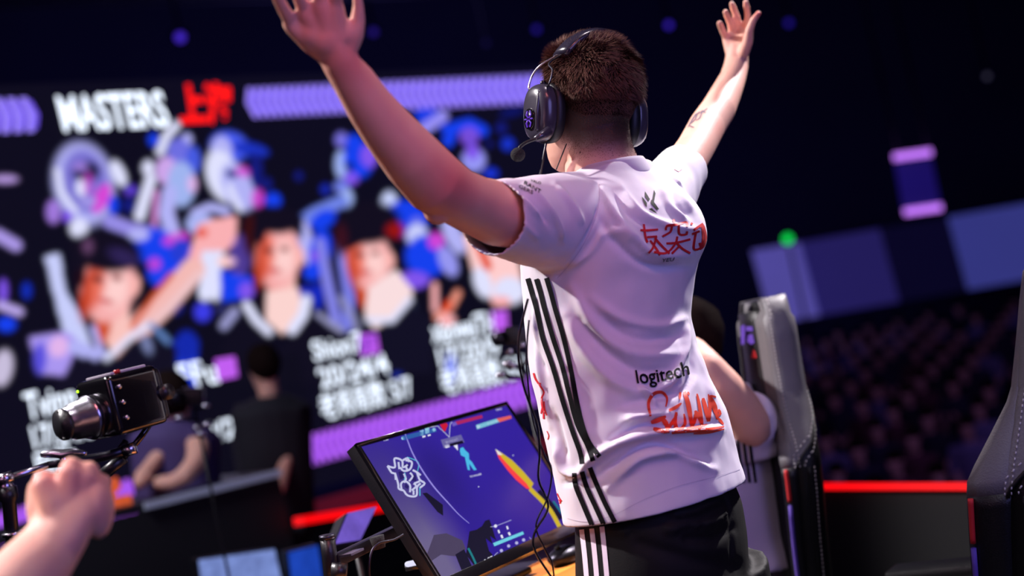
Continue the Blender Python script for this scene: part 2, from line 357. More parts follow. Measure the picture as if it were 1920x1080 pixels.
ln([(228, 650), (272, 602), (306, 570), (362, 506)], 24, (244, 186, 182)); ln([(248, 612), (285, 560), (322, 515)], 6, (214, 84, 30)); ln([(270, 620), (318, 575), (375, 512)], 8, (236, 206, 214), .6)
pg([(100, 730), (130, 690), (165, 668), (200, 690), (245, 640), (290, 622), (330, 650), (340, 745), (300, 760), (100, 750)], (18, 15, 34))
portrait(203, 535, 50, 70, 10)
el(200, 472, 66, 38, HR, 8); el(150, 495, 12, 34, HR, 0); pg([(150, 470), (250, 470), (262, 515), (240, 492), (180, 484), (158, 500)], HR); el(232, 482, 30, 14, (46, 34, 84), 24, .8); el(165, 462, 10, 14, (96, 62, 100), 0, .8); el(150, 522, 10, 16, (30, 8, 20), 0, .5)
ln([(175, 615), (186, 650), (196, 668)], 7, LAV); ln([(200, 672), (240, 636), (278, 608)], 7, WHT); ln([(285, 610), (315, 640)], 7, (96, 130, 190)); el(275, 645, 9, 20, (130, 140, 190), -20, .6, .8)
pg([(400, 720), (420, 640), (455, 590), (520, 660), (590, 590), (650, 640), (650, 720)], (16, 13, 30))
portrait(520, 480, 42, 64, 2)
el(515, 412, 50, 26, HR, 4); el(470, 440, 14, 40, (56, 14, 16), 0, .6); pg([(478, 400), (570, 405), (566, 450), (545, 428), (505, 425), (490, 460), (474, 450)], HR); el(492, 560, 10, 24, (20, 8, 24), 10, .6)
pg([(500, 545), (560, 540), (568, 580), (530, 628), (498, 600)], (252, 212, 208)); ln([(462, 572), (480, 600), (504, 622)], 9, WHT); ln([(574, 562), (568, 590), (548, 618)], 11, WHT)
pg([(650, 700), (665, 620), (700, 600), (760, 560), (810, 600), (810, 700)], (18, 16, 36))
portrait(690, 486, 42, 58, -8)
el(690, 418, 62, 40, HR, -4); pg([(636, 420), (745, 410), (752, 455), (725, 440), (690, 452), (655, 468), (640, 470)], HR); el(742, 432, 18, 14, (150, 20, 18), 0, .6); el(640, 450, 12, 30, (56, 16, 30), 0, .6)
pg([(690, 540), (742, 505), (775, 545), (755, 585), (702, 618), (684, 590)], (250, 222, 224)); ln([(690, 600), (735, 600), (768, 562)], 7, WHT); ln([(640, 560), (665, 600), (672, 640)], 8, (150, 150, 190), .7)
ln([(815, 535), (816, 580)], 7, PNK); ln([(820, 595), (845, 575), (858, 550)], 8, (240, 150, 130)); el(838, 600, 16, 12, PNK); el(838, 574, 7, 12, ORG, 30, .6)
pg([(868, 440), (905, 430), (970, 480), (985, 560), (930, 575), (890, 520)], SKL); ln([(890, 440), (915, 500)], 9, ORG); el(955, 545, 30, 26, WHT); el(940, 565, 18, 10, PNK); el(905, 530, 16, 30, WHT, -20)
# below the portraits: dimming to the skirt of the screen
pg([(380, 700), (560, 660), (600, 900), (380, 900)], (12, 11, 24), .55)
def blur(A, n):
    for _ in range(n):
        A[1:-1] = (A[:-2] + 2 * A[1:-1] + A[2:]) / 4; A[:, 1:-1] = (A[:, :-2] + 2 * A[:, 1:-1] + A[:, 2:]) / 4
blur(IMG, 4)
pv = pos.reshape(-1, 3); idx = np.arange(NS * NT).reshape(NT, NS)
fc = np.stack([idx[:-1, :-1], idx[:-1, 1:], idx[1:, 1:], idx[1:, :-1]], -1).reshape(-1, 4)
me = bpy.data.meshes.new('display'); me.vertices.add(len(pv)); me.vertices.foreach_set('co', pv.ravel())
me.loops.add(fc.size); me.loops.foreach_set('vertex_index', fc.ravel()); me.polygons.add(len(fc)); me.polygons.foreach_set('loop_start', np.arange(0, fc.size, 4)); me.update(calc_edges=True)
at = me.color_attributes.new('art', 'FLOAT_COLOR', 'POINT'); at.data.foreach_set('color', np.concatenate([IMG.reshape(-1, 3), np.ones((NS * NT, 1))], 1).ravel())
LEDM = mat('led_picture', (100, 100, 255), .6, emit=1.0, attr='art')
link('display', me, LEDM, led)
c0 = W0 + WH * ((s0 + s1) / 2); c0.z = (z0 + z1) / 2
MB().box(c0 - WN * .07, WH * (s1 - s0 - .02), WN * .12, Z * (z1 - z0 - .02)).build('cabinet', BLACK, led, smooth=False)
wc = plane_cast(W0, WN)
EW = mat('screen_white', (226, 236, 255), emit=1.75, noise_amt=.05); ER = mat('screen_red', (255, 22, 22), emit=1.3, noise_amt=.05); EM = mat('screen_magenta', (190, 92, 236), emit=1.05, noise_amt=.05)
Print().text('MASTERS', (104, 181), (303, 171), (120, 245), .022).lay('caption_masters', EW, led, wc, .004, jump=0)
Print().text('上海', (330, 172), (434, 168), (338, 226), .05).lay('caption_shanghai', ER, led, wc, .004, jump=0)
def chev(x0, x1, top, bot, n, flip, M, name):
    p = Print()
    for i in range(n):
        a = x0 + (x1 - x0) * i / n; w_ = (x1 - x0) / n * 1.04; s_ = -1 if flip else 1
        t0_, b0_ = top(a), bot(a); mid = (t0_ + b0_) / 2; sh = 11 * s_; dx = (b0_ - t0_) * .11
        p.v += [(a, t0_), (a + w_, top(a + w_)), (a + w_ + sh + dx, mid), (a + w_ + 2 * dx, bot(a + w_)), (a + 2 * dx, b0_), (a + sh + dx, mid)]; k = len(p.v) - 6
        p.f += [(k, k + 1, k + 2, k + 5), (k + 5, k + 2, k + 3, k + 4)]
    return p.lay(name, M, led, wc, .004, jump=0)
EV = bpy.data.materials.new('screen_violet_chevrons')
def chevmat(name, c1, c2, w2):
    M = mat(name, c1, emit=1.05, noise_amt=.06, scale=12)
    return M
CH1 = chevmat('chevron_light', (150, 128, 250), 0, 0); CH2 = chevmat('chevron_deep', (112, 84, 235), 0, 0); CH3 = chevmat('chevron_pink', (176, 96, 240), 0, 0); CH4 = chevmat('chevron_pink_deep', (146, 66, 226), 0, 0)
def chevband(x0, x1, top, bot, n, flip, A, B, name):
    for q in range(2):
        p = Print()
        for i in range(n):
            W_ = (x1 - x0) / n; a = x0 + W_ * (i + .62 * q); w_ = W_ * (.64 if q == 0 else .40); s_ = -1 if flip else 1
            g = 0 if q == 0 else 6
            t0_, b0_ = top(a) + g, bot(a) - g; mid = (t0_ + b0_) / 2; sh = 9 * s_; dx = (b0_ - t0_) * .11
            p.v += [(a, t0_), (a + w_, top(a + w_) + g), (a + w_ + sh + dx, mid), (a + w_ + 2 * dx, bot(a + w_) - g), (a + 2 * dx, b0_), (a + sh + dx, mid)]; k = len(p.v) - 6
            p.f += [(k, k + 1, k + 2, k + 5), (k + 5, k + 2, k + 3, k + 4)]
        o = p.lay(name, (A, B)[q], led, wc, .004, jump=0); o['kind'] = 'stuff'
chevband(463, 1120, lambda x: 165 - .047 * (x - 455), lambda x: 222 - .052 * (x - 455), 46, True, CH1, CH2, 'chevron_band')
chevband(-150, 58, lambda x: 184 - .03 * (x), lambda x: 250 - .05 * x, 9, False, CH1, CH2, 'chevron_band')
chevband(570, 1000, lambda x: 812 - .26 * (x - 590), lambda x: 868 - .27 * (x - 590), 32, True, CH3, CH4, 'chevron_band')
chevband(-150, 300, lambda x: 950 - .26 * (x - 40), lambda x: 1015 - .27 * (x - 40), 26, True, CH3, CH4, 'chevron_band')
for txt, a, b, c in [('Tvinn', (42, 738), (136, 716), (52, 788)), ('17/24/5', (56, 800), (170, 775), (66, 842)), ('局数', (60, 860), (140, 842), (70, 905)),
                     ('FFu', (330, 684), (398, 672), (344, 728)), ('18/20', (362, 800), (462, 776), (370, 836)),
                     ('Shion7', (582, 640), (672, 622), (590, 676)), ('20/24/4', (592, 692), (720, 662), (604, 728)), ('老将局数 5/7', (596, 748), (766, 706), (606, 784)),
                     ('xiaoweiTH', (806, 600), (922, 584), (812, 642)), ('17/20/9', (818, 652), (930, 630), (826, 688)), ('老将局数 5/7', (822, 700), (980, 668), (832, 736))]:
    Print().text(txt, a, b, c, .012).lay('caption', EW, led, wc, .004, jump=0)
for q in [[(402, 674), (440, 668), (446, 706), (408, 714)], [(672, 628), (706, 624), (712, 662), (676, 668)], [(918, 586), (950, 581), (952, 616), (924, 622)]]:
    Print().poly(q).lay('team_tag', EM, led, wc, .004, jump=0)
Print().text('BT', (676, 634), (704, 630), (678, 660), .02).lay('tag_text', mat('tag_dark', (120, 50, 190), emit=1, noise_amt=.05), led, wc, .007, jump=0)
rp = Print().text('上海', (448, 832), (512, 816), (456, 880), .08); rp.lay('caption_red', ER, led, wc, .004, jump=0)
# red light strip and skirt under the screen
SK = plane_hit(W0, WN, 700, 860); 
strip = thing('screen_plinth', wpt(600, 960) , 'dark plinth under the LED wall with a dim red edge light', 'plinth')
c1 = c0.copy(); c1.z = (z0 - .05) / 2
MB().box(c1 + WN * .12, WH * (s1 - s0), WN * .3, Z * (z0 - .06)).build('plinth_body', BLACK, strip, smooth=False)
c1.z = z0 - .10
MB().box(c1 + WN * .29, WH * (s1 - s0), WN * .03, Z * .1).build('edge_light', mat('dim_red_strip', (84, 14, 34), emit=.8, noise_amt=.3, scale=2), strip, smooth=False)
# two bright red floor strips
def px_bar(name, M, parent, a, b, th, deep=.05, bevel=0):
    A, B = P(*a), P(*b); t = (B - A).normalized(); n = t.cross(Z).normalized(); u = n.cross(t)
    if u.z < 0: u = -u
    return MB().box((A + B) / 2, B - A, n * deep, u * th).build(name, M, parent, smooth=False, bevel=bevel)
REDL = mat('red_led_strip', (250, 8, 14), emit=1.15, noise_amt=.05)
for i, (a, b) in enumerate([((425, 997, 6.1), (522, 982, 6.5)), ((560, 977, 6.0), (760, 944, 6.9))]):
    t = thing('light_strip', P(*a) - Z * .05, ['short red light strip glowing under the far desk', 'red light strip glowing behind the tilted monitor, left of it'][i], 'light strip')
    px_bar('diffuser', REDL, t, a, b, .035); px_bar('rail', BLACK, t, (a[0], a[1] + 11, a[2]), (b[0], b[1] + 11, b[2]), .03)

# ------------------------------------------------------------------ barrier with the red strip at right
bar = thing('stage_barrier', Vector((P(1655, 912, 3.8).x, P(1655, 912, 3.8).y, 0)), 'black stage barrier topped by a long bright red light strip', 'barrier')
def on_z(x, y, z): r = ray(x, y); return CAM + r * ((z - CAM.z) / r.z)
zb = P(1805, 912, 4.1).z
A, B = on_z(1900, 912, zb), on_z(1440, 912, zb)
dn = (B - A).normalized(); nn = dn.cross(Z).normalized()
if nn.dot(FWD) > 0: nn = -nn
MB().box((A + B) / 2, (B - A), nn * .012, Z * .021).build('red_light_strip', REDL, bar, smooth=False)
mid = (A + B) / 2 - nn * .04; mid.z = (zb - .014) / 2
MB().box(mid, B - A + dn * .3, nn * .06, Z * (zb - .014)).build('panel', mat('matt_black_panel', (6, 5, 9), .7, noise_amt=.3, scale=2), bar, smooth=False)

# ------------------------------------------------------------------ venue lamps
def venue_lamp(x, y, d, r, c, lab, cat='lamp', em=1.0):
    p = P(x, y, d); t = thing('stage_lamp', p + Z * .3, lab, cat, None)
    R = r * d / F; a = (CAM - p).normalized()
    MB().tube([p - a * .30, p - a * .28, p - a * .05, p - a * .01], [R * .9, R * 1.3, R * 1.35, R * 1.2], n=20).build('housing', BLACK, t)
    MB().ball(p, R, R, R * .4, X=a.cross(Z).normalized(), Y=a.cross(a.cross(Z)).normalized(), Z=a).build('lens', mat('lens_%d_%d_%d' % c, c, emit=em), t)
    s_ = a.cross(Z).normalized()
    MB().tube(smoothpts([p - a * .15 + s_ * R * 1.6, p - a * .15 + s_ * R * 1.7 + Z * R, p - a * .15 + Z * R * 2.4, p - a * .15 - s_ * R * 1.7 + Z * R, p - a * .15 - s_ * R * 1.6]), R * .15, n=8).build('yoke', DARKM, t)
    if 'green' in lab: MB().tube([p - a * .15 - Z * R * 1.6, Vector((p.x, p.y, p.z - 2.2)) - a * .15], .03, n=6).build('stand_pole', BLACK, t)
    else: MB().tube([p - a * .15 + Z * R * 2.4, Vector((p.x - a.x * .15, p.y - a.y * .15, 13.0))], .02, n=6).build('hanger', BLACK, t)
    return t
venue_lamp(338, 70, 18, 9, (74, 44, 214), 'leftmost and largest violet stage lamp, above the MASTERS title')
venue_lamp(700, 60, 19, 7, (40, 24, 130), 'violet stage lamp just right of the raised near hand')
venue_lamp(1006, 55, 20, 6, (40, 26, 150), 'violet stage lamp just left of the top of the player\'s head')
venue_lamp(1254, 47, 20, 6, (60, 36, 200), 'violet stage lamp between the player\'s head and his far hand')
venue_lamp(1479, 43, 21, 6, (38, 24, 150), 'violet stage lamp right of the player\'s far hand')
venue_lamp(912, 80, 22, 5, (22, 16, 70), 'faintest violet stage lamp, between near hand and head')
venue_lamp(1851, 143, 22, 5, (60, 58, 80), 'faint grey stage lamp at the upper right')
venue_lamp(1477, 448, 26, 9, (10, 220, 80), 'round green signal lamp above the pale balcony panel', em=1.3)
tr = thing('lighting_truss', P(900, 30, 21), 'dark lighting truss spanning above the stage', 'truss')
TA, TB = P(-200, 80, 21) + Z * .5, P(2100, 10, 23) + Z * .5
tl_ = (TB - TA); td = tl_.normalized(); tn = td.cross(Z).normalized()
for a_, b_ in ((0, 0), (.35, 0), (0, .35), (.35, .35)):
    MB().tube([TA + tn * a_ + Z * b_, TB + tn * a_ + Z * b_], .03, n=8).build('chord', BLACK, tr)
mb = MB()
for i in range(60):
    a = TA + tl_ * (i / 60); b = TA + tl_ * ((i + 1) / 60)
    mb.tube([a + Z * (.35 * (i % 2)), b + Z * (.35 * ((i + 1) % 2))], .015, n=6)
mb.build('web_bracing', BLACK, tr)['kind'] = 'stuff'
# purple light frame
pf = thing('light_portal', P(1720, 345, 21), 'dim violet panel between two bright violet light bars, high at right', 'light')
VB = mat('violet_light_bar', (196, 120, 255), emit=1.3, noise_amt=.04)
for xx in (1684, 1742):
    q_ = P(xx, 292, 21.05); MB().tube([q_, Vector((q_.x, q_.y, 13.0))], .02, n=6).build('hanger', BLACK, pf)
px_bar('light_bar', VB, pf, (1676, 295, 21), (1746, 285, 21), .10); px_bar('light_bar', VB, pf, (1696, 398, 21), (1765, 388, 21), .10)
a, b, c, d = P(1680, 305, 21.1), P(1746, 296, 21.1), P(1764, 385, 21.1), P(1696, 394, 21.1); n_ = FWD * .08
MB().add([a, b, c, d, a + n_, b + n_, c + n_, d + n_], [(0, 1, 2, 3), (4, 7, 6, 5), (0, 4, 5, 1), (1, 5, 6, 2), (2, 6, 7, 3), (3, 7, 4, 0)]).build('panel', mat('dim_violet_glow_panel', (24, 14, 96), emit=.9, noise_amt=.25, scale=1.2), pf, smooth=False)
# balcony front of separate panels
bal = thing('balcony_front', P(1650, 560, 30), 'pale balcony front of tilted panels lit violet and blue above the crowd', 'balcony')
top = lambda x: 470 - .172 * (x - 1410); bot = lambda x: 607 - .174 * (x - 1450)
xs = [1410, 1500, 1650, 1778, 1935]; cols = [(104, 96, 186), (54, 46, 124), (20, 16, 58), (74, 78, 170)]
for i in range(4):
    g = 1.5; a, b = xs[i] + g, xs[i + 1] - g
    d1 = 30.0
    q = [P(a, top(a), d1), P(b, top(b), d1), P(b + 38, bot(b + 38), d1), P(a + 38, bot(a + 38), d1)]; n_ = FWD * .2
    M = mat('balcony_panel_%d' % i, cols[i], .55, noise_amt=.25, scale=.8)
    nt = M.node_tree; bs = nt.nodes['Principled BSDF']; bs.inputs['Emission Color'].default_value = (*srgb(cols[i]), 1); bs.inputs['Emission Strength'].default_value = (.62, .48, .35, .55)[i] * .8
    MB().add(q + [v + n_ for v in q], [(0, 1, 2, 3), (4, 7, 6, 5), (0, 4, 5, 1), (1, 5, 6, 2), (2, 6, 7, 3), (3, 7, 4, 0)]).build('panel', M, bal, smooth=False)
px_bar('handrail', DARKM, bal, (1400, 466, 30.3), (1950, 371, 30.3), .05)

# ------------------------------------------------------------------ people helpers
def tone(me, fn):
    a = me.color_attributes.new('tone', 'FLOAT_COLOR', 'POINT'); n = len(me.vertices); arr = np.ones((n, 4))
    for i, v in enumerate(me.vertices): arr[i, :3] = fn(v.co)
    a.data.foreach_set('color', arr.ravel())
SK1 = np.array(srgb((228, 172, 152)))
def skin_fn(base=SK1, red=None):
    def f(co):
        k = noise.noise(co * 14) * .10 + noise.noise(co * 45) * .05
        c = base * (1 + k * np.array([.4, 1, 1]))
        if red:
            for p, r, amt in red:
                d = (co - p).length
                if d < r: c = c * (1 - amt * (1 - d / r) * np.array([.12, .65, .6]))
        return np.clip(c, 0, 1)
    return f
def headmesh(mb, H, hr, hf, hu, s=1, n=28, top_s=1, wid=1):
    prof = [(.117, .012, -.035, .018), (.112, .035, -.058, .036), (.1, .058, -.078, .053), (.082, .074, -.091, .066), (.06, .083, -.099, .0735), (.035, .088, -.102, .077), (.01, .089, -.101, .0775), (-.012, .088, -.096, .0755), (-.035, .09, -.086, .072), (-.058, .09, -.07, .067), (-.08, .088, -.045, .061), (-.1, .085, -.012, .052), (-.115, .079, .018, .04), (-.124, .068, .035, .024)]
    R = []
    for u, f1, f0, w_ in prof:
        u = u * top_s if u > 0 else u; w_ *= wid
        c = (f1 + f0) / 2; L = (f1 - f0) / 2; r = []
        for k in range(n):
            a = 2 * math.pi * k / n; ca, sa = math.cos(a), math.sin(a)
            r.append(H + (hr * (w_ * math.copysign(abs(ca) ** .9, ca)) + hf * (c + L * math.copysign(abs(sa) ** .92, sa)) + hu * u) * s)
        R.append(r)
    mb.rings(R)
    HF = lambda r, f, u: H + (hr * r + hf * f + hu * u) * s
    mb.tube([HF(0, .086, .012), HF(0, .098, -.008), HF(0, .112, -.03), HF(0, .088, -.04)], [.006 * s, .008 * s, .012 * s, .008 * s], n=10)
    mb.ball(HF(0, .092, -.064), .022 * s, .008 * s, .006 * s, hr, hf, hu); mb.ball(HF(0, .09, -.074), .019 * s, .008 * s, .006 * s, hr, hf, hu)
    for sd in (-1, 1):
        mb.ball(HF(.079 * sd, -.008, -.005), .008 * s, .018 * s, .032 * s, hr, hf, hu, n=12, m_=8)
        mb.ball(HF(.032 * sd, .086, .022), .022 * s, .006 * s, .006 * s, hr, hf, hu, n=12, m_=8)
    return HF
def eyes(parent, HF, hr, hf, hu, s=1):
    for sd in (-1, 1):
        e = MB().ball(HF(.032 * sd, .079, .006), .0125 * s).build('eye', mat('eye_white', (235, 230, 230), .2, noise_amt=.02), parent)
        MB().ball(HF(.032 * sd, .0895, .006), .0055 * s, .003 * s, .0055 * s, hr, hf, hu, n=10, m_=6).build('iris', mat('brown_iris', (60, 38, 26), .2, noise_amt=.2), e)
def body_from(mb, vox, sm, parent, name='body', fn=None):
    me = remesh(mb.mesh(), vox, sm); tone(me, fn or skin_fn()); return link(name, me, SKIN, parent), me

# ------------------------------------------------------------------ the player
man = thing('person', Vector((.22, 2.62, 0)), 'player in white striped jersey standing with both arms raised, seen from behind', 'person')
U = Vector((.53, .848, 0)).normalized(); FR = Vector((-.848, .53, 0)).normalized()
yaw = math.radians(33)
hr = (RT * math.cos(yaw) + FWD * math.sin(yaw)).normalized(); hf = (-RT * math.sin(yaw) + FWD * math.cos(yaw)).normalized(); hu = UP.copy()
H = P(1100, 192, 2.6)
mb = MB(); HF = headmesh(mb, H, hr, hf, hu, n=36, top_s=.90, wid=.94)
# neck
mb.tube([HF(0, -.022, -.03), P(1119, 262, 2.6), P(1126, 295, 2.6), P(1134, 325, 2.6), P(1142, 360, 2.6), P(1150, 400, 2.6)], [.062, .062, .063, .069, .082, .09], n=28)
mb.tube([HF(.02, .03, -.1), P(1110, 330, 2.58)], [.04, .05], n=16)
# torso core
mb.tube([P(1146, 380, 2.6), P(1150, 450, 2.6), P(1150, 560, 2.6), P(1165, 700, 2.6), P(1195, 850, 2.6), P(1228, 980, 2.6)], [.09, .115, .105, .10, .10, .11], n=20)
LA = [(1100, 420, 2.54, 78), (1040, 410, 2.45, 72), (985, 404, 2.38, 66), (932, 400, 2.31, 62), (893, 386, 2.265, 56), (855, 368, 2.215, 55), (815, 342, 2.175, 61), (773, 297, 2.145, 58), (727, 243, 2.115, 51), (692, 197, 2.09, 45), (663, 152, 2.07, 40.5), (634, 113, 2.05, 38), (616, 85, 2.042, 37), (603, 64, 2.035, 34)]
px_tube(mb, LA, n=28, ell=[1] * 11 + [.8, .62, .5], ref=tuple(FWD), dome=False)
RA = [(1200, 400, 2.66, 70), (1245, 360, 2.72, 52), (1275, 322, 2.79, 39), (1303, 279, 2.88, 35.5), (1326, 236, 2.97, 34.5), (1346, 206, 3.03, 32.5), (1362, 173, 3.1, 28.5), (1374, 146, 3.16, 24.5), (1380, 124, 3.2, 23), (1382, 104, 3.205, 21), (1383, 86, 3.21, 19)]
px_tube(mb, RA, n=24)
mb.ball(P(820, 395, 2.19), .022); 
# near (left) hand, back of it towards the camera
def hand(mb, wrist, mcps, tips, thumb, pr, fr, th=.0):
    for (x, y, d), T in zip(mcps, tips):
        px_tube(mb, [(wrist[0] + (x - wrist[0]) * .05, wrist[1], wrist[2], pr * 1.15), (wrist[0] + (x - wrist[0]) * .55, (wrist[1] + y) / 2, (wrist[2] + d) / 2, pr * 1.12), (x, y, d, pr * .82)], n=14, dome=True)
        pts = [(x, y, d, fr * 1.12)] + [(a, b, c, fr * (1 - .07 * k)) for k, (a, b, c) in enumerate(T)]
        px_tube(mb, pts, n=14, dome=True)
        for a, b, c in T[:-1]: mb.ball(P(a, b, c), fr * 1.06 * c / F)
    px_tube(mb, thumb, n=14, dome=True)
hand(mb, (633, 108, 2.05), [(547, 46, 2.03), (573, 22, 2.02), (600, 8, 2.015), (628, 13, 2.02)],
     [[(529, 12, 2.0), (517, -12, 1.98), (508, -32, 1.965)], [(553, -22, 1.99), (540, -58, 1.97), (533, -82, 1.96)], [(594, -40, 1.99), (588, -80, 1.965), (586, -108, 1.95)], [(634, -34, 1.995), (638, -70, 1.975), (640, -95, 1.96)]],
     [(650, 92, 2.05, 22), (664, 62, 2.045, 20), (671, 38, 2.04, 14.5), (672, 10, 2.03, 10.5), (668, -20, 2.02, 9)], 22, 12)
for a_, r_ in (((590, 62, 2.03), 30), ((612, 70, 2.03), 34), ((636, 66, 2.035), 26), ((572, 60, 2.035), 26)): mb.ball(P(*a_), r_ * 2.03 / F, r_ * 2.03 / F, .016, RT, UP, FWD)
# far (right) hand, palm towards the camera
hand(mb, (1381, 118, 3.2), [(1362, 72, 3.215), (1373, 62, 3.22), (1386, 55, 3.22), (1399, 54, 3.21)],
     [[(1355, 58, 3.2), (1351, 48, 3.19), (1349, 43, 3.18)], [(1369, 43, 3.2), (1363, 29, 3.185), (1360, 22, 3.175)], [(1381, 31, 3.2), (1375, 15, 3.185), (1372, 7, 3.175)], [(1402, 30, 3.19), (1400, 14, 3.175), (1398, 4, 3.165)]],
     [(1394, 100, 3.18, 11), (1402, 78, 3.165, 10), (1405, 56, 3.155, 7.8), (1412, 38, 3.145, 6.6), (1422, 25, 3.14, 5.4)], 10.5, 6.4)
for a_, r_ in (((1374, 88, 3.21), 16), ((1386, 84, 3.21), 17), ((1394, 92, 3.19), 13)): mb.ball(P(*a_), r_ * 3.2 / F, r_ * 3.2 / F, .015, RT, UP, FWD)
def stub(co):
    q = co - H; r, f, u = q.dot(hr), q.dot(hf), q.dot(hu)
    if abs(r) > .1 or u < -.14 or u > .14: return 0
    if f > .056 - .3 * max(0, .0 - u): return 0
    lo = -.118 + max(0, f + .03) * .9          # hair line rises towards the ear
    return max(0, min(1, (u - lo) / .085))
base_fn = skin_fn(red=[(P(845, 345, 2.15), .07, .8), (P(660, 120, 2.02), .06, .5), (P(600, 30, 2.0), .05, .4), (P(1325, 250, 2.93), .05, .5), (P(1422, 25, 3.14), .02, .9)])
HAIRC = np.array(srgb((38, 25, 24)))
def man_fn(co):
    c = base_fn(co); k = stub(co); k = k * k * (3 - 2 * k) * .96
    return c * (HAIRC / c) ** k
body, body_me = body_from(mb, .0034, 3, man, fn=man_fn)
eyes(man, HF, hr, hf, hu)
bodycast = caster(bvh_of(body_me))
# tattoos, mole
TAT = mat('grey_tattoo_ink', (112, 92, 104), .6, noise_amt=.2)
p = Print()
z1f = lambda x, y: (880 + x / 3.4286, 20 + y / 3.4286)
for q in [[(1530, 628), (1500, 650), (1470, 660), (1450, 700), (1420, 730)], [(1500, 640), (1480, 690), (1455, 705)], [(1460, 660), (1440, 690), (1405, 750)], [(1415, 740), (1445, 752)], [(1490, 645), (1520, 655)]]:
    p.stroke([z1f(*a) for a in q], 3.0, step=2, taper=1)
p.lay('forearm_tattoo', TAT, body, bodycast, .0006)
p = Print()
for q in [[(1475, 940), (1490, 970), (1500, 1010)], [(1490, 940), (1475, 965), (1488, 985)], [(1480, 985), (1500, 990)]]: p.stroke([z1f(*a) for a in q], 2.6, step=2)
p.lay('upper_arm_tattoo', TAT, body, bodycast, .0006)
Print().disc(z1f(713, 911), 1.6).disc(z1f(1010, 967), 1.1).lay('mole', mat('brown_mole', (90, 50, 44), .6, noise_amt=.1), body, bodycast, .0006)
# hair: cap and strands
bm = bmesh.new(); bm.from_mesh(body_me)
hv = {}
def hairmask(co):
    q = co - H; r, f, u = q.dot(hr), q.dot(hf), q.dot(hu)
    if u < -.045 or abs(r) > .1: return 0
    lo = -.035 + max(0, f + .06) * .55
    if f > .03: lo = max(lo, .03 + (f - .03) * .6)
    return max(0, min(1, (u - lo) / .05))
dl = [v for v in bm.verts if hairmask(v.co) <= .02]; bmesh.ops.delete(bm, geom=dl, context='VERTS')
bm.normal_update()
for v in bm.verts:
    k = hairmask(v.co); q = v.co - H
    v.co += v.normal * (k * (.005 + .002 * noise.noise(v.co * 40)))
hm = bpy.data.meshes.new('hair'); bm.to_mesh(hm); bm.free()
for a_ in list(hm.color_attributes): hm.color_attributes.remove(a_)
HAIRM = mat('dark_brown_hair', (28, 18, 16), .9, spec=.05, noise_amt=.35, scale=160)
HAIRM2 = mat('dark_brown_hair_strands', (100, 66, 56), .6, noise_amt=.6, scale=60, spec=.12)
hm.polygons.foreach_set('use_smooth', [True] * len(hm.polygons)); hair = link('hair', hm, HAIRM, man)
vs = []; fs = []
tris = [(p_.center.copy(), p_.normal.copy(), p_.area) for p_ in body_me.polygons if (p_.center - H).length < .16 and stub(p_.center) > 0]
rng = random.Random(2); tot = sum(t[2] for t in tris); NH = 34000
for c, n_, ar in tris:
    cnt = ar / tot * NH; cnt = int(cnt) + (rng.random() < cnt - int(cnt))
    for _ in range(cnt):
        t1 = n_.orthogonal().normalized(); t2 = n_.cross(t1)
        b = c + t1 * rng.uniform(-.0018, .0018) + t2 * rng.uniform(-.0018, .0018)
        k = hairmask(b); q = b - H; u = q.dot(hu); b = b + n_ * (k * .004)
        L = .0022 + .005 * k + (.013 * k if u > .0 else 0) * rng.uniform(.5, 1.2)
        if k == 0 and rng.random() > stub(b) * .9: continue
        fl = noise.noise(b * 38) * 1.8
        comb = (-hu * .55 - hf * .15 + hr * (.25 + fl * .8)) if u < .09 else (hr * .5 + hf * .5 * fl)
        dr = (n_ * (1.0 if k > .5 else .5) + (comb - n_ * comb.dot(n_)) * (.65) + Vector([rng.uniform(-.25, .25) for _ in range(3)])).normalized()
        d2 = (dr * .6 + (comb - n_ * comb.dot(n_)) * .8).normalized(); sd = dr.cross(n_); sd = (sd if sd.length > 1e-3 else t1).normalized() * (.0003 + .0003 * k)
        i = len(vs); m1 = b + dr * L * .6; m2 = m1 + d2 * L * .6
        vs += [b - sd, b + sd, m1 - sd * .8, m1 + sd * .8, m2]; fs += [(i, i + 1, i + 3, i + 2), (i + 2, i + 3, i + 4)]
sm_ = bpy.data.meshes.new('strands'); sm_.from_pydata([tuple(v) for v in vs], [], fs); sm_.update()
so = link('strands', sm_, HAIRM2, hair); so['kind'] = 'stuff'

# ---- jersey
def XZ(x, y): r = ray(x, y); p_ = CAM + r * (2.6 / r.y); return p_.x, p_.z
LS = [XZ(*a) for a in [(1085, 322), (1040, 352), (1005, 400), (984, 450), (980, 500), (985, 560), (988, 610), (993, 650), (1000, 700), (1016, 770), (1029, 830), (1044, 890), (1056, 950), (1062, 990)]]
RS = [XZ(*a) for a in [(1225, 312), (1262, 340), (1300, 372), (1318, 405), (1324, 440), (1318, 465), (1303, 500), (1297, 545), (1294, 590), (1306, 640), (1326, 700), (1360, 770), (1373, 815), (1383, 855), (1394, 888), (1396, 915)]]
LS.sort(key=lambda a: a[1]); RS.sort(key=lambda a: a[1])
fL = lambda z: float(np.interp(z, [a[1] for a in LS], [a[0] for a in LS])); fR = lambda z: float(np.interp(z, [a[1] for a in RS], [a[0] for a in RS]))
ZH = XZ(1225, 950)[1]; ZT = min(LS[-1][1], RS[-1][1]) + .012
def trunk_ring(xl, xr, z, n=56, ratio=.8, grow=0, tilt=0):
    h = (xr - xl) / 2 + grow; a = h / math.sqrt(.2809 + .7191 * ratio ** 2); b = a * ratio; c = Vector(((xl + xr) / 2, 2.6, z)); R = []
    for k in range(n):
        t = 2 * math.pi * k / n; ca, sa = math.cos(t), math.sin(t); e = .9
        p_ = c + U * (a * math.copysign(abs(ca) ** e, ca)) + FR * (b * math.copysign(abs(sa) ** e, sa))
        R.append(p_)
    return R
jb = MB(); R = []
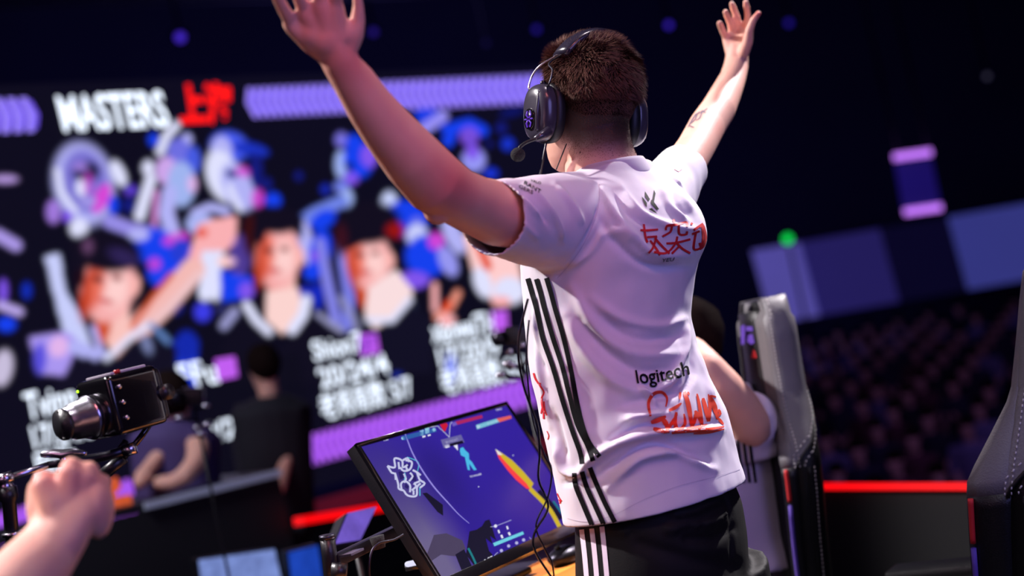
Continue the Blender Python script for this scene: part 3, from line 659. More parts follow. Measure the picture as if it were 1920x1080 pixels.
zs = np.linspace(ZH + .018, ZT, 34)
for i, z in enumerate(zs):
    t = (z - zs[0]) / (ZT - zs[0]); rat = .8 if t < .75 else .8 - .16 * (t - .75) / .25
    R.append(trunk_ring(fL(z), fR(z), z, ratio=rat))
# hem dips to the near side like the photo's
for k, ring in enumerate(R[:8]):
    for v in ring:
        v.z += (-.012 + .09 * max(0, (v - Vector((.15, 2.6, v.z))).dot(-FR)) * .15) * (1 - k / 8)
R.append([p_ * 1.0 for p_ in R[-1]])
c_ = sum(R[-1], Vector()) / len(R[-1]); R[-1] = [c_ + (p_ - c_) * .7 + Z * .012 for p_ in R[-1]]
jb.rings(R)
px_tube(jb, [(1130, 440, 2.58, 92), (1075, 424, 2.51, 97), (1020, 418, 2.43, 90), (980, 414, 2.375, 82), (950, 408, 2.325, 75), (922, 406, 2.285, 72)], n=36)
px_tube(jb, [(1195, 420, 2.64, 85), (1230, 385, 2.70, 72), (1256, 350, 2.76, 58), (1281, 313, 2.83, 47)], n=32)
# shoulders
px_tube(jb, [(1020, 395, 2.44, 66), (1085, 385, 2.53, 64), (1150, 378, 2.61, 58), (1210, 368, 2.68, 52), (1250, 355, 2.74, 46)], n=24, dome=True)
jm = remesh(jb.mesh(), .0042, 5)
# openings
SL0, SL1 = P(950, 408, 2.325), P(922, 406, 2.285); SR0, SR1 = P(1256, 350, 2.76), P(1281, 313, 2.83)
bm = bmesh.new(); bm.from_mesh(jm); bm.normal_update()
kill = []
for f in bm.faces:
    c = f.calc_center_median()
    for a, b in ((SL0, SL1), (SR0, SR1)):
        d_ = (b - a).normalized()
        if (c - b).dot(d_) > -.012 and (c - b).length < .11 and f.normal.dot(d_) > .72: kill.append(f); break
    else:
        if f.normal.z < -.75 and c.z < ZH + .07: kill.append(f)
        q = c - P(1136, 330, 2.6)
        if c.z > 1.46 and (q - hu * q.dot(hu)).length < .060 and q.dot(hu) > -.05: kill.append(f)
bmesh.ops.delete(bm, geom=list(set(kill)), context='FACES')
# creases and folds worked into the cloth
FOLDS = [  # (polyline as seen, sigma px, height m)
 ([(1082, 900), (1110, 862), (1160, 830), (1230, 812), (1290, 808), (1352, 806)], 9, .013), ([(1105, 905), (1150, 872), (1200, 838), (1240, 832), (1290, 852), (1330, 868)], 8, -.010),
 ([(1140, 915), (1180, 875), (1210, 856), (1270, 848), (1310, 868), (1340, 880)], 9, .009), ([(1128, 842), (1200, 795), (1260, 800), (1340, 792)], 7, -.009),
 ([(1170, 788), (1200, 782), (1250, 776)], 8, .012), ([(1198, 728), (1215, 740), (1230, 762)], 6, .010), ([(1160, 760), (1230, 745), (1280, 735)], 9, -.005),
 ([(1060, 590), (1095, 660), (1150, 715), (1215, 745)], 13, .007), ([(1072, 540), (1120, 620), (1190, 665), (1290, 660)], 12, .006), ([(1110, 560), (1170, 600), (1240, 612), (1295, 590)], 10, .006),
 ([(1090, 600), (1140, 660), (1200, 695), (1270, 690)], 10, -.006), ([(1120, 590), (1190, 635), (1290, 628)], 9, -.005), ([(1060, 690), (1090, 770), (1110, 830)], 14, .005),
 ([(1290, 600), (1284, 650), (1262, 710), (1225, 735)], 7, .008), ([(1298, 640), (1300, 700), (1280, 740)], 6, -.006), ([(1312, 650), (1322, 700), (1335, 760)], 7, .006),
 ([(1128, 355), (1150, 400), (1185, 440), (1225, 475), (1290, 478)], 9, .007), ([(1120, 400), (1150, 450), (1210, 497), (1290, 500)], 9, -.006), ([(1165, 352), (1200, 400), (1260, 425), (1310, 430)], 8, .006), ([(1150, 360), (1180, 405), (1230, 432)], 6, -.004),
 ([(1240, 345), (1255, 385), (1290, 415)], 7, .005), ([(1262, 330), (1280, 370), (1300, 400)], 6, .005), ([(1252, 335), (1270, 380), (1292, 408)], 5, -.004),
 ([(985, 345), (1015, 375), (1045, 420), (1055, 455)], 6, .007), ([(958, 352), (985, 380), (1012, 410)], 5, .006), ([(975, 350), (1005, 385), (1030, 425)], 4.5, -.005), ([(1040, 345), (1075, 385), (1095, 425)], 7, .005), ([(945, 380), (985, 425), (1010, 450)], 7, .003),
 ([(1122, 345), (1122, 385), (1108, 430), (1080, 480), (1045, 520)], 3.2, -.004), ([(1130, 440), (1165, 435), (1185, 455)], 10, .006), ([(1060, 505), (1110, 470), (1130, 430)], 7, .005),
 ([(1003, 560), (1006, 640), (1020, 720), (1035, 800)], 5, .006), ([(996, 600), (1010, 660), (1028, 700)], 4, -.005), ([(1046, 830), (1060, 880), (1090, 890)], 7, .009), ([(1040, 770), (1055, 820), (1065, 860)], 6, -.006), ([(1060, 905), (1085, 900), (1110, 890)], 5, -.008),
 ([(930, 338), (944, 400), (943, 460), (938, 490)], 3, .002),
]
FA = [(np.array(smoothpts([Vector((a, b, 0)) for a, b in pl], 4)).reshape(-1, 3)[:, :2], sg, h) for pl, sg, h in FOLDS]
co = np.array([v.co for v in bm.verts]); nr = np.array([v.normal for v in bm.verts])
qq = co - np.array(CAM); zz = qq @ np.array(FWD); px_ = np.stack([960 + F * (qq @ np.array(RT)) / zz, 540 - F * (qq @ np.array(UP)) / zz], 1)
face = np.clip(-(nr * qq / np.linalg.norm(qq, axis=1)[:, None]).sum(1) * 2.5, 0, 1)
disp = np.zeros(len(co))
for pl, sg, h in FA:
    d = np.full(len(co), 1e9); tb = np.zeros(len(co)); n_ = len(pl)
    for i in range(n_ - 1):
        a, b = pl[i], pl[i + 1]; L = max(1e-6, ((b - a) ** 2).sum()); t = np.clip(((px_ - a) @ (b - a)) / L, 0, 1)
        e = np.hypot(*(px_ - a - t[:, None] * (b - a)).T); k = e < d; d[k] = e[k]; tb[k] = (i + t[k]) / (n_ - 1)
    disp += 1.45 * h * np.exp(-(d / (sg * .82)) ** 2) * np.clip(np.sin(np.pi * np.clip(tb, .06, .94)) * 1.6, 0, 1)
disp *= face
co = co + nr * disp[:, None]
for v, c in zip(bm.verts, co):
    v.co = Vector(c) + v.normal * ((.0045 * noise.noise(Vector(c) * 7) + .0018 * noise.noise(Vector(c) * 26)))
for _ in range(1): bmesh.ops.smooth_vert(bm, verts=bm.verts, factor=.35, use_axis_x=True, use_axis_y=True, use_axis_z=True)
jm2 = bpy.data.meshes.new('jersey'); bm.to_mesh(jm2); bm.free()
jm2.polygons.foreach_set('use_smooth', [True] * len(jm2.polygons))
jersey = link('jersey', jm2, SHIRT, man)
sol = jersey.modifiers.new('thickness', 'SOLIDIFY'); sol.thickness = .002; sol.offset = -1
jc = caster(bvh_of(jm2))
# collar band
cr = []
cc = P(1140, 322, 2.6)
for k in range(48):
    t = 2 * math.pi * k / 48; q = cc + U * (.074 * math.cos(t)) + FR * (.072 * math.sin(t)); q.z += -.02 * max(0, math.sin(t)) - .004
    cr.append(q)
rings_ = []
for i, q in enumerate(cr):
    t = (cr[(i + 1) % 48] - cr[i - 1]).normalized(); o_ = (q - cc).normalized(); o_ = (o_ - t * o_.dot(t)).normalized(); n_ = t.cross(o_)
    if n_.z < 0: n_ = -n_
    rings_.append([q + o_ * (.0035 * math.cos(a) + .006 * (-math.sin(a))) + n_ * (.018 * math.sin(a)) for a in [2 * math.pi * j / 10 for j in range(10)]])
MB().rings(rings_, closed=True).build('collar', SHIRT, jersey)
# stripes
for pl in ([(990, 522), (998, 550), (1006, 578), (1018, 633), (1037, 688), (1055, 750), (1073, 806), (1088, 848), (1092, 870)], [(1077, 887), (1080, 911), (1094, 946), (1112, 989)],
           [(1006, 523), (1014, 550), (1021, 578), (1037, 633), (1055, 688), (1068, 740), (1082, 793), (1102, 835), (1112, 864)], [(1091, 884), (1101, 915), (1117, 950), (1133, 985)],
           [(1025, 521), (1033, 548), (1041, 578), (1057, 633), (1070, 690), (1080, 745), (1091, 793), (1104, 828), (1124, 856)], [(1106, 876), (1118, 906), (1135, 944), (1153, 979)]):
    Print().stroke(pl, 9.2, step=3).lay('side_stripe', INK, jersey, jc, .0012)
# prints
z3 = lambda x, y: (880 + x / 3.4286, 280 + y / 3.4286); z4 = lambda x, y: (880 + x / 3.4286, 560 + y / 3.4286); z5 = lambda x, y: (960 + x / 3.4286, 765 + y / 3.4286)
p = Print()
for q in [[(1098, 520), (1150, 522), (1212, 515)], [(1120, 480), (1125, 525), (1135, 580), (1145, 600)], [(1140, 565), (1205, 560)], [(1200, 560), (1190, 600), (1175, 640), (1152, 665)], [(1160, 585), (1200, 640), (1225, 680)],
          [(1310, 452), (1318, 478)], [(1262, 520), (1268, 492), (1330, 486), (1395, 470), (1398, 500)], [(1300, 495), (1290, 530), (1240, 560)], [(1345, 488), (1350, 545), (1395, 545), (1398, 525)], [(1265, 605), (1330, 600), (1418, 578)], [(1335, 560), (1320, 610), (1262, 668), (1185, 660)], [(1330, 600), (1370, 640), (1418, 668)],
          [(1190, 570), (1235, 620), (1285, 672)], [(1300, 672), (1345, 625)],
          [(1422, 475), (1432, 485)], [(1440, 520), (1500, 478)], [(1430, 545), (1478, 525)], [(1455, 530), (1442, 640), (1500, 628)], [(1478, 600), (1492, 640)], [(1480, 500), (1500, 490), (1518, 560), (1508, 612), (1495, 630)], [(1496, 490), (1500, 580), (1480, 645)]]:
    p.stroke([z3(*a) for a in q], 4.1, step=3)
p.lay('back_characters', REDINK, jersey, jc, .0016)
p = Print().poly([z3(*a) for a in [(1128, 270), (1160, 322), (1150, 336), (1128, 306)]]).poly([z3(*a) for a in [(1186, 262), (1196, 285), (1186, 340), (1218, 385), (1205, 392), (1166, 350), (1166, 330), (1176, 322)]])
p.poly([z3(*a) for a in [(1106, 305), (1120, 318), (1140, 345), (1140, 375), (1125, 352)]]).poly([z3(*a) for a in [(1152, 385), (1172, 378), (1208, 416), (1182, 404)]])
p.lay('neck_emblem', INK, jersey, jc, .0012, maxlen=4)
Print().text('YEU', z3(1240, 700), z3(1318, 692), z3(1234, 724), .0).lay('small_back_text', INK, jersey, jc, .0014, maxlen=3)
Print().poly([z3(*a) for a in [(1315, 128), (1345, 146), (1372, 124), (1340, 118)]]).lay('sleeve_diamond', REDINK, jersey, jc, .0012, maxlen=3)
Print().text('RANT', z3(356, 202), z3(462, 262), z3(350, 226), .01).text('GERS', z3(322, 226), z3(412, 268), z3(316, 248), .01).text('VALO', z3(395, 192), z3(462, 212), z3(392, 208), .01).lay('sleeve_text', INK, jersey, jc, .0012, maxlen=4)
Print().text('logitech', z4(1062, 458), z4(1398, 398), z4(1078, 545), .014, curve=5).lay('sponsor_word', INK, jersey, jc, .0022, maxlen=2.5)
p = Print()
for q, w_ in [([(1165, 755), (1152, 680), (1180, 615), (1235, 600), (1270, 640), (1262, 695)], 5.5), ([(1168, 795), (1215, 778), (1262, 755)], 8), ([(1228, 760), (1262, 800), (1282, 862)], 8), ([(1182, 838), (1225, 848), (1262, 860)], 7), ([(1262, 862), (1300, 800), (1335, 745)], 6),
              ([(1282, 720), (1325, 700), (1362, 672)], 6), ([(1330, 730), (1322, 800), (1345, 850), (1385, 805), (1378, 740)], 6.5), ([(1355, 600), (1352, 650)], 4), ([(1382, 600), (1408, 690), (1430, 828)], 8), ([(1430, 828), (1452, 760), (1450, 720)], 6), ([(1450, 722), (1480, 770), (1496, 815)], 7), ([(1496, 815), (1480, 700), (1462, 612)], 6), ([(1404, 600), (1412, 622)], 4),
              ([(1500, 640), (1520, 720), (1532, 790)], 7), ([(1540, 790), (1545, 690), (1535, 615)], 5.5), ([(1538, 630), (1570, 700), (1600, 780)], 6.5), ([(1590, 775), (1580, 690), (1545, 622)], 5), ([(1545, 625), (1585, 632)], 4), ([(1600, 712), (1610, 740), (1590, 760)], 5), ([(1600, 770), (1632, 810)], 5),
              ([(1395, 838), (1460, 830), (1530, 808)], 5), ([(1300, 862), (1400, 850), (1520, 842), (1600, 830), (1636, 822)], 6), ([(1440, 866), (1540, 858), (1638, 838)], 4)]:
    p.stroke([z4(*a) for a in q], w_ * 1.15, step=3, taper=1)
p.lay('brush_lettering', ORINK, jersey, jc, .0012)
p = Print()
for q, w_ in [([(415, 478), (425, 512), (448, 548), (462, 570), (480, 602), (466, 640), (470, 690), (478, 720), (480, 772)], 3.4), ([(448, 548), (462, 545)], 3), ([(480, 660), (488, 720), (500, 750)], 2.6), ([(470, 700), (462, 738)], 2.4), ([(500, 850), (512, 880), (505, 905)], 1.6)]: p.stroke([z4(*a) for a in q], w_, step=3)
for q, w_ in [([(250, 425), (252, 480), (275, 545), (312, 612)], 3.5), ([(262, 420), (245, 450)], 2.5), ([(285, 540), (300, 575), (318, 600)], 4)]: p.stroke([z5(*a) for a in q], w_, step=3)
p.lay('side_lettering', REDINK, jersey, jc, .0012)
# hem stitching and seams
SEAM = mat('seam_shade_thread', (196, 188, 204), .8, noise_amt=.1)
Print().stroke([(1064, 972), (1100, 978), (1150, 966), (1205, 938), (1270, 912), (1330, 897), (1387, 880)], 1.0, step=4).lay('hem_stitching', SEAM, jersey, jc, .0008)
Print().stroke([(1124, 345), (1122, 385), (1108, 430), (1080, 480), (1045, 522)], 1.0, step=4).lay('sleeve_seam', SEAM, jersey, jc, .0008)

# ---- trousers
tb = MB(); R = []
HL = [XZ(*a) for a in [(1052, 900), (1062, 940), (1066, 985), (1070, 1040), (1074, 1090)]]; HR = [XZ(*a) for a in [(1370, 860), (1388, 895), (1402, 940), (1408, 1000), (1408, 1050), (1402, 1090)]]
HL.sort(key=lambda a: a[1]); HR.sort(key=lambda a: a[1])
for z in np.linspace(max(.74, 0), ZH + .02, 14):
    xl = float(np.interp(z, [a[1] for a in HL], [a[0] for a in HL])); xr = float(np.interp(z, [a[1] for a in HR], [a[0] for a in HR])); t = (z - .74) / (ZH + .02 - .74)
    R.append(trunk_ring(xl + .006 + .012 * t, xr - .002 - .015 * t, z, ratio=.83))
tb.rings(R)
pc = Vector((.22, 2.6, 0))
LEG = {}
for sd in (-1, 1):
    pts = [Vector((.225, 2.6, .765)) + U * (.055 * sd), Vector((.215, 2.6, .62)) + U * (.085 * sd), Vector((.205, 2.6, .45)) + U * (.105 * sd) + FR * .02, Vector((.2, 2.6, .25)) + U * (.12 * sd), Vector((.2, 2.6, .06)) + U * (.13 * sd) - FR * .01]
    tb.tube(smoothpts(pts, 4), [.105 - .0024 * i for i in range(17)], n=24, ell=1.0)
    LEG[sd] = pts[-1]
tm = remesh(tb.mesh(), .006, 6)
bm = bmesh.new(); bm.from_mesh(tm)
TF = [([(1270, 945), (1310, 925), (1345, 905)], 9, .008), ([(1265, 965), (1300, 958), (1340, 940)], 9, .007), ([(1255, 992), (1310, 990), (1360, 968)], 10, .006), ([(1120, 985), (1200, 1000), (1260, 1030)], 10, .005), ([(1290, 1010), (1340, 1010), (1370, 990)], 9, -.006), ([(1200, 1020), (1300, 1050), (1380, 1060)], 12, -.005), ([(1352, 905), (1370, 960), (1372, 1070)], 4, -.005)]
for v in bm.verts:
    a, b, c = PX(v.co); dd = 0
    for pl, sg, h in TF:
        for (xa, ya), (xb, yb) in zip(pl[:-1], pl[1:]):
            L = (xb - xa) ** 2 + (yb - ya) ** 2; t = max(0, min(1, ((a - xa) * (xb - xa) + (b - ya) * (yb - ya)) / L)); e = math.hypot(a - xa - t * (xb - xa), b - ya - t * (yb - ya))
            if e < sg * 2.5: dd = max(dd, math.exp(-(e / sg) ** 2) * abs(h)) if h > 0 else min(dd, -math.exp(-(e / sg) ** 2) * abs(h))
    v.co += v.normal * (dd + .003 * noise.noise(v.co * 8))
tm2 = bpy.data.meshes.new('trousers'); bm.to_mesh(tm2); bm.free(); tm2.polygons.foreach_set('use_smooth', [True] * len(tm2.polygons))
trs = link('trousers', tm2, CLOTHB, man); tc_ = caster(bvh_of(tm2))
for a in ([(1091, 993), (1096, 1035), (1101, 1090)], [(1110, 991), (1115, 1035), (1120, 1090)], [(1129, 987), (1134, 1035), (1139, 1090)]):
    Print().stroke(a, 9, step=4).lay('leg_stripe', WHITEP, trs, tc_, .0012)
for sd in (-1, 1):
    b = LEG[sd]; b = Vector((b.x, b.y, 0))
    MB().rings([[b + FR * (f * (1 if i < 2 else .96) + .05) + U * (u * (1 if i < 2 else .8)) + Z * z for f, u in [(-.13, -.035), (-.13, .035), (0, .045), (.1, .05), (.16, .03), (.16, -.03), (.1, -.05), (0, -.045)]] for i, z in enumerate((0, .03, .06, .09))]).build('shoe', mat('black_shoe', (24, 24, 28), .6, noise_amt=.2), man, bevel=.008)

# ------------------------------------------------------------------ headset
hs = thing('headset', HF(0, 0, .12), 'black over-ear gaming headset with boom microphone worn on the player\'s head', 'headset')
CUP = mat('headset_shell', (58, 54, 68), .28, noise_amt=.08, coat=.3)
PAD = mat('headset_leatherette', (20, 18, 24), .5, noise_amt=.15, bump=.2)
def oval(c, X_, Y_, ra, rb, n=32, e=.8): return [c + X_ * (ra * math.copysign(abs(math.cos(t)) ** e, math.cos(t))) + Y_ * (rb * math.copysign(abs(math.sin(t)) ** e, math.sin(t))) for t in [2 * math.pi * k / n for k in range(n)]]
for sd in (-1, 1):
    o_ = hr * sd; cp = HF(.0765 * sd, .0, -.026)
    cu = MB(); cu.rings([oval(cp + o_ * d, hf, hu, a, b) for d, a, b in [(-.004, .036, .047), (0, .042, .053), (.012, .044, .055), (.017, .040, .051)]])
    cu.build('ear_cushion', PAD, hs)
    sh = MB(); sh.rings([oval(cp + o_ * d, hf, hu, a, b) for d, a, b in [(.015, .038, .049), (.02, .0405, .052), (.03, .040, .051), (.038, .036, .047), (.043, .029, .040), (.045, .018, .028)]])
    sho = sh.build('ear_cup', CUP, hs)
    MB().rings([oval(cp + o_ * (.0455 - .0) + hf * .004 - hu * .012, hf, hu, .017, .0195, e=1), oval(cp + o_ * .048 + hf * .004 - hu * .012, hf, hu, .0160, .0185, e=1)]).build('emblem_disc', GLOSS, sho)
    e = MB(); ec = cp + o_ * .0487 + hf * .004 - hu * .012
    for sx in (-1, 1):
        for sy in (-1, 1):
            e.tube([ec + hf * (.0015 * sx) + hu * (.002 * sy), ec + hf * (.0075 * sx) + hu * (.0075 * sy), ec + hf * (.004 * sx) + hu * (.0145 * sy)], .0013, n=6)
        e.tube([ec + hf * (.0125 * sx) + hu * .0, ec + hf * (.006 * sx)], .0013, n=6)
    e.build('emblem', mat('violet_emblem', (112, 60, 220), .4, emit=.7, noise_amt=.05), sho)
    # raised spine and yoke wires
    MB().tube(smoothpts([cp + o_ * .040 + hf * (-.018) + hu * .036, cp + o_ * .046 + hf * (-.02) + hu * .0, cp + o_ * .044 - hf * .016 - hu * .034]), .0035, n=10).build('shell_ridge', CUP, sho)
    top_ = HF(.074 * sd, -.022, .078)
    for k, q in enumerate(((.026, .016), (-.032, .012))):
        MB().tube(smoothpts([top_ + hf * (.010 if k == 0 else -.012), HF(.093 * sd, q[0] * .45, .062), HF(.1 * sd, q[0] * 1.1, .045), HF(.108 * sd, q[0] * 1.1, .020), cp + o_ * .026 + hf * q[0] * .6 + hu * .046]), .0018, n=8).build('yoke_wire', SILV if k == 0 else DARKM, hs)
    MB().tube([cp + o_ * .018 + hu * .05, cp + o_ * .022 + hu * .058], [.007, .004], n=10).build('yoke_pivot', DARKM, hs)
arc = [(math.radians(a)) for a in range(-54, 55, 6)]; R1 = []
for a in arc:
    c = HF(.094 * math.sin(a) * 1.0, -.034 * math.cos(a) ** .5, .012 + .108 * math.cos(a)); o_ = (hr * math.sin(a) + hu * math.cos(a)).normalized(); k = .5 + .5 * math.cos(a * 1.35)
    w_ = .016 + .010 * k; t_ = .006 + .004 * k
    R1.append([c + hf * (w_ * math.copysign(abs(math.cos(t)) ** .8, math.cos(t))) + o_ * (t_ * math.sin(t)) for t in [2 * math.pi * j / 16 for j in range(16)]])
MB().rings(R1).build('headband', mat('headband_leatherette', (44, 40, 56), .25, noise_amt=.1, coat=.4), hs)
cpl = HF(-.083, 0, -.028)
mic = [P(1026, 248, 2.50), P(1012, 258, 2.49), P(1000, 262, 2.49), P(985, 268, 2.49), P(974, 277, 2.49), P(970, 286, 2.49)]
MB().tube([P(1030, 245, 2.505), P(1013, 256, 2.495), P(1003, 261, 2.49)], [.0085, .007, .0045], n=12).build('mic_joint', CUP, hs)
MB().tube(smoothpts(mic, 4), .0030, n=10).build('mic_boom', BLACK, hs)
mf = MB().ball(P(971, 290, 2.49), .0130, .0130, .0125, n=20, m_=14).build('mic_foam', RUB, hs)
# headset cables
cb1 = smoothpts([P(1024, 268, 2.50), P(1019, 295, 2.49), P(1012, 330, 2.46), P(1004, 350, 2.44)], 5)
MB().tube(cb1, .0022, n=8).build('cable', BLACK, hs)
MB().tube(smoothpts([P(1062, 270, 2.52), P(1052, 295, 2.50), P(1043, 318, 2.49)], 5), .0011, n=8).build('cable', BLACK, hs)
cbA = [P(990, 560, 2.36), P(982, 590, 2.36), P(974, 625, 2.36), P(972, 665, 2.36), P(980, 715, 2.36), P(996, 765, 2.36), (P(1008, 800, 2.37)), P(1012, 850, 2.38), P(1010, 900, 2.4), P(1028, 950, 2.4), P(1002, 1000, 2.4), P(1004, 1035, 2.4), P(1035, 1085, 2.42), P(1040, 1110, 2.45)]
MB().tube(smoothpts(cbA, 6), .0021, n=8).build('cable', GLOSS, hs)
MB().tube(smoothpts([P(992, 600, 2.37), P(988, 650, 2.37), P(990, 720, 2.37), P(1000, 790, 2.38), P(1020, 850, 2.38), P(1034, 880, 2.38), P(1028, 930, 2.4), P(1005, 985, 2.4), P(1022, 1030, 2.41), P(1036, 1060, 2.42), P(1040, 1110, 2.45)], 6), .0016, n=8).build('cable', DARKM, hs)
MB().tube(smoothpts([P(1004, 350, 2.44), P(985, 390, 2.34), P(968, 470, 2.28), P(975, 520, 2.32), P(990, 560, 2.36)], 6), .0014, n=8)

# ------------------------------------------------------------------ near monitor
al, ta = 1.0166, .4384
mw = Vector((math.cos(al), math.sin(al), 0)); mh = Vector((math.sin(al) * math.sin(ta), -math.cos(al) * math.sin(ta), -math.cos(ta))); mn = mw.cross(mh).normalized()
if mn.dot(FWD) > 0: mn = -mn
MT = P(668, 830, 2.713) ; MW, MH = .550, .329
MT = CAM + ray(665, 832.7) * 2.713
mon = thing('monitor', MT + mw * MW / 2 + mh * MH - Z * .06, 'tilted black gaming monitor with a blue match on screen beside the standing player', 'monitor')
mc = MT + mw * MW / 2 + mh * MH / 2
MB().box(mc - mn * .014, mw * MW, mh * MH, mn * .026).build('housing', BLACK, mon, smooth=False, bevel=.003)
bz = .0095
for c, a, b in ((MT + mw * MW / 2 + mh * bz / 2, MW, bz), (MT + mw * MW / 2 + mh * (MH - .012), MW, .024), (MT + mw * bz / 2 + mh * MH / 2, bz, MH), (MT + mw * (MW - bz / 2) + mh * MH / 2, bz, MH)):
    MB().box(c, mw * a, mh * b, mn * .007).build('bezel', GLOSS, mon, smooth=False, bevel=.001)
sc_c = mc + mn * .0005
W2, H2 = MW - 2 * bz, MH - bz - .024
so_ = MT + mw * bz + mh * bz + mn * .001
NX, NY = 64, 40
smv = []; smc = []
for j in range(NY + 1):
    for i in range(NX + 1):
        u, v = i / NX, j / NY; q = so_ + mw * (W2 * u) + mh * (H2 * v); smv.append(tuple(q)); a, b, _ = PX(q)
        c = np.array([52, 34, 158.]) * (1 - v) + np.array([40, 18, 144.]) * v
        g = max(0, min(1, (.30 - u) / .22)) * max(0, min(1, .25 + v)); c = c * (1 - g) + np.array([106, 96, 138.]) * g * (.5 + .5 * min(1, v * 1.5)) + np.array([28, 22, 60.]) * g * (1 - min(1, v * 1.5)) * .5  # grey reflection on the left of the glass, painted into the picture
        k = math.exp(-((u - .33) / .12) ** 2 - ((v - .35) / .3) ** 2); c = c * (1 - .18 * k)
        smc.append((*srgb(np.clip(c, 0, 255)), 1))
sme = bpy.data.meshes.new('display'); sme.from_pydata(smv, [], [(j * (NX + 1) + i, j * (NX + 1) + i + 1, (j + 1) * (NX + 1) + i + 1, (j + 1) * (NX + 1) + i) for j in range(NY) for i in range(NX)])
a_ = sme.color_attributes.new('art', 'FLOAT_COLOR', 'POINT'); a_.data.foreach_set('color', np.array(smc).ravel())
DISP = mat('monitor_picture', (60, 40, 200), .2, spec=.25, emit=1.0, attr='art')
dsp = link('display', sme, DISP, mon)
mcast = plane_cast(so_, mn)
z6 = lambda x, y: (640 + x / 3, 720 + y / 3)
def em(n, c, s=1): return mat('hud_' + n, c, .95, emit=s, noise_amt=.04, spec=.02)
def hud(name, M, *items, off=.0012):
    p = Print()
    for it in items:
        k = it[0]
        if k == 'p': p.poly([z6(*a) for a in it[1]])
        elif k == 's': p.stroke([z6(*a) for a in it[1]], it[2] / 3, step=3, taper=it[3] if len(it) > 3 else False)
        elif k == 't': p.text(it[1], z6(*it[2]), z6(*it[3]), z6(*it[4]), .01)
        elif k == 'd': p.disc(z6(*it[1]), it[2] / 3)
    return p.lay(name, M, dsp, mcast, off, jump=0)
hud('map_outline', em('pale', (196, 198, 232)), *[('s', q, 11) for q in [
    [(258, 462), (300, 470), (298, 420), (340, 432), (345, 470), (372, 455)], [(258, 462), (282, 500), (300, 505), (305, 540)], [(300, 500), (318, 560), (322, 590), (350, 600)], [(338, 595), (335, 560), (360, 548), (385, 570), (385, 610)], [(350, 600), (372, 628), (420, 630), (425, 580), (445, 560)], [(395, 600), (420, 575), (405, 560)], [(425, 500), (440, 540), (468, 560), (440, 585)], [(400, 485), (428, 500), (445, 515)], [(330, 470), (350, 490), (385, 480), (395, 440), (360, 430)], [(345, 430), (372, 418), (380, 440)], [(320, 440), (325, 480)], [(385, 500), (400, 520), (380, 548)], [(350, 505), (362, 535), (352, 556)], [(360, 460), (372, 490)], [(410, 560), (440, 548)], [(405, 600), (405, 625)]]])
hud('map_walls', em('navy', (38, 28, 100)), *[('p', q) for q in [[(320, 495), (345, 490), (352, 530), (330, 540)], [(388, 505), (418, 512), (420, 548), (392, 545)], [(360, 560), (380, 575), (372, 592), (355, 580)], [(352, 450), (382, 448), (380, 470), (358, 472)]]], off=.0009)
hud('map_edge', em('teal', (80, 200, 220)), ('s', [(368, 412), (430, 440), (428, 490)], 4), ('s', [(440, 578), (441, 630)], 5), ('s', [(355, 500), (360, 525), (352, 540)], 5))
hud('light_arc', em('arc', (150, 140, 226)), ('s', [(352, 265), (372, 320), (400, 390), (450, 480), (520, 580), (600, 670), (660, 735), (718, 785)], 8, 1))
hud('left_score_bar', em('bar_blue', (44, 92, 166)), ('p', [(338, 295), (524, 248), (536, 268), (350, 318)]))
hud('left_score_icons', em('icon', (150, 205, 232)), ('p', [(440, 265), (462, 258), (460, 290), (442, 292)]), ('p', [(468, 245), (492, 240), (494, 275), (472, 282)]), ('d', (345, 306), 9), ('d', (520, 258), 10))
hud('left_score_ticks', em('white', (232, 232, 250)), ('p', [(454, 294), (472, 290), (472, 299), (456, 303)]), ('p', [(484, 287), (500, 283), (502, 291), (486, 295)]), ('s', [(318, 288), (520, 240), (552, 250), (606, 300)], 2.2), ('s', [(606, 300), (612, 225), (622, 214)], 2.2), ('t', '1.50', (236, 310), (262, 305), (238, 322)), ('t', 'sync', (868, 140), (900, 134), (870, 150)))
hud('timer_mark', em('red', (200, 26, 50)), ('p', [(553, 230), (590, 220), (598, 232), (584, 266), (576, 268)]))
hud('right_score_bar', em('bar_red', (170, 38, 96)), ('p', [(640, 212), (790, 175), (794, 192), (652, 230)]))
hud('bar_cap', em('cap', (110, 90, 190)), ('p', [(618, 220), (640, 213), (652, 230), (628, 240)]))
hud('team_plate', em('plate_cyan', (120, 190, 214)), ('p', [(756, 232), (872, 196), (890, 214), (762, 256)]))
hud('team_plate_end', em('plate_red', (226, 96, 90)), ('p', [(872, 196), (952, 178), (956, 194), (888, 216)]))
hud('team_plate_text', em('white', (232, 232, 250)), ('t', '100', (820, 218), (872, 205), (824, 228)), ('d', (770, 240), 10))
hud('name_plate', em('grey', (104, 98, 160)), ('p', [(558, 315), (672, 286), (692, 330), (575, 362)]))
hud('name_plate_text', em('white', (232, 232, 250)), ('t', 'DEFUSED', (584, 324), (652, 306), (588, 334)), ('p', [(578, 346), (602, 340), (608, 356), (586, 362)]), ('p', [(628, 345), (652, 338), (655, 376)]))
hud('name_plate_dark', em('black', (16, 12, 40)), ('p', [(606, 338), (680, 318), (688, 334), (612, 352)]), off=.0014)
hud('player_figure', em('cyan', (74, 184, 230)), ('p', [(668, 362), (684, 356), (694, 372), (716, 392), (718, 425), (734, 440), (760, 484), (744, 486), (718, 448), (722, 486), (710, 484), (700, 440), (694, 412), (672, 402), (666, 378)]))
hud('figure_caption', em('white', (232, 232, 250)), ('t', 'TCI WALKER', (720, 518), (786, 502), (722, 528)))
hud('blade', em('gold', (206, 178, 44)), ('p', [(868, 370), (900, 388), (960, 430), (1020, 490), (1080, 560), (1060, 598), (1010, 545), (940, 480), (895, 428)]))
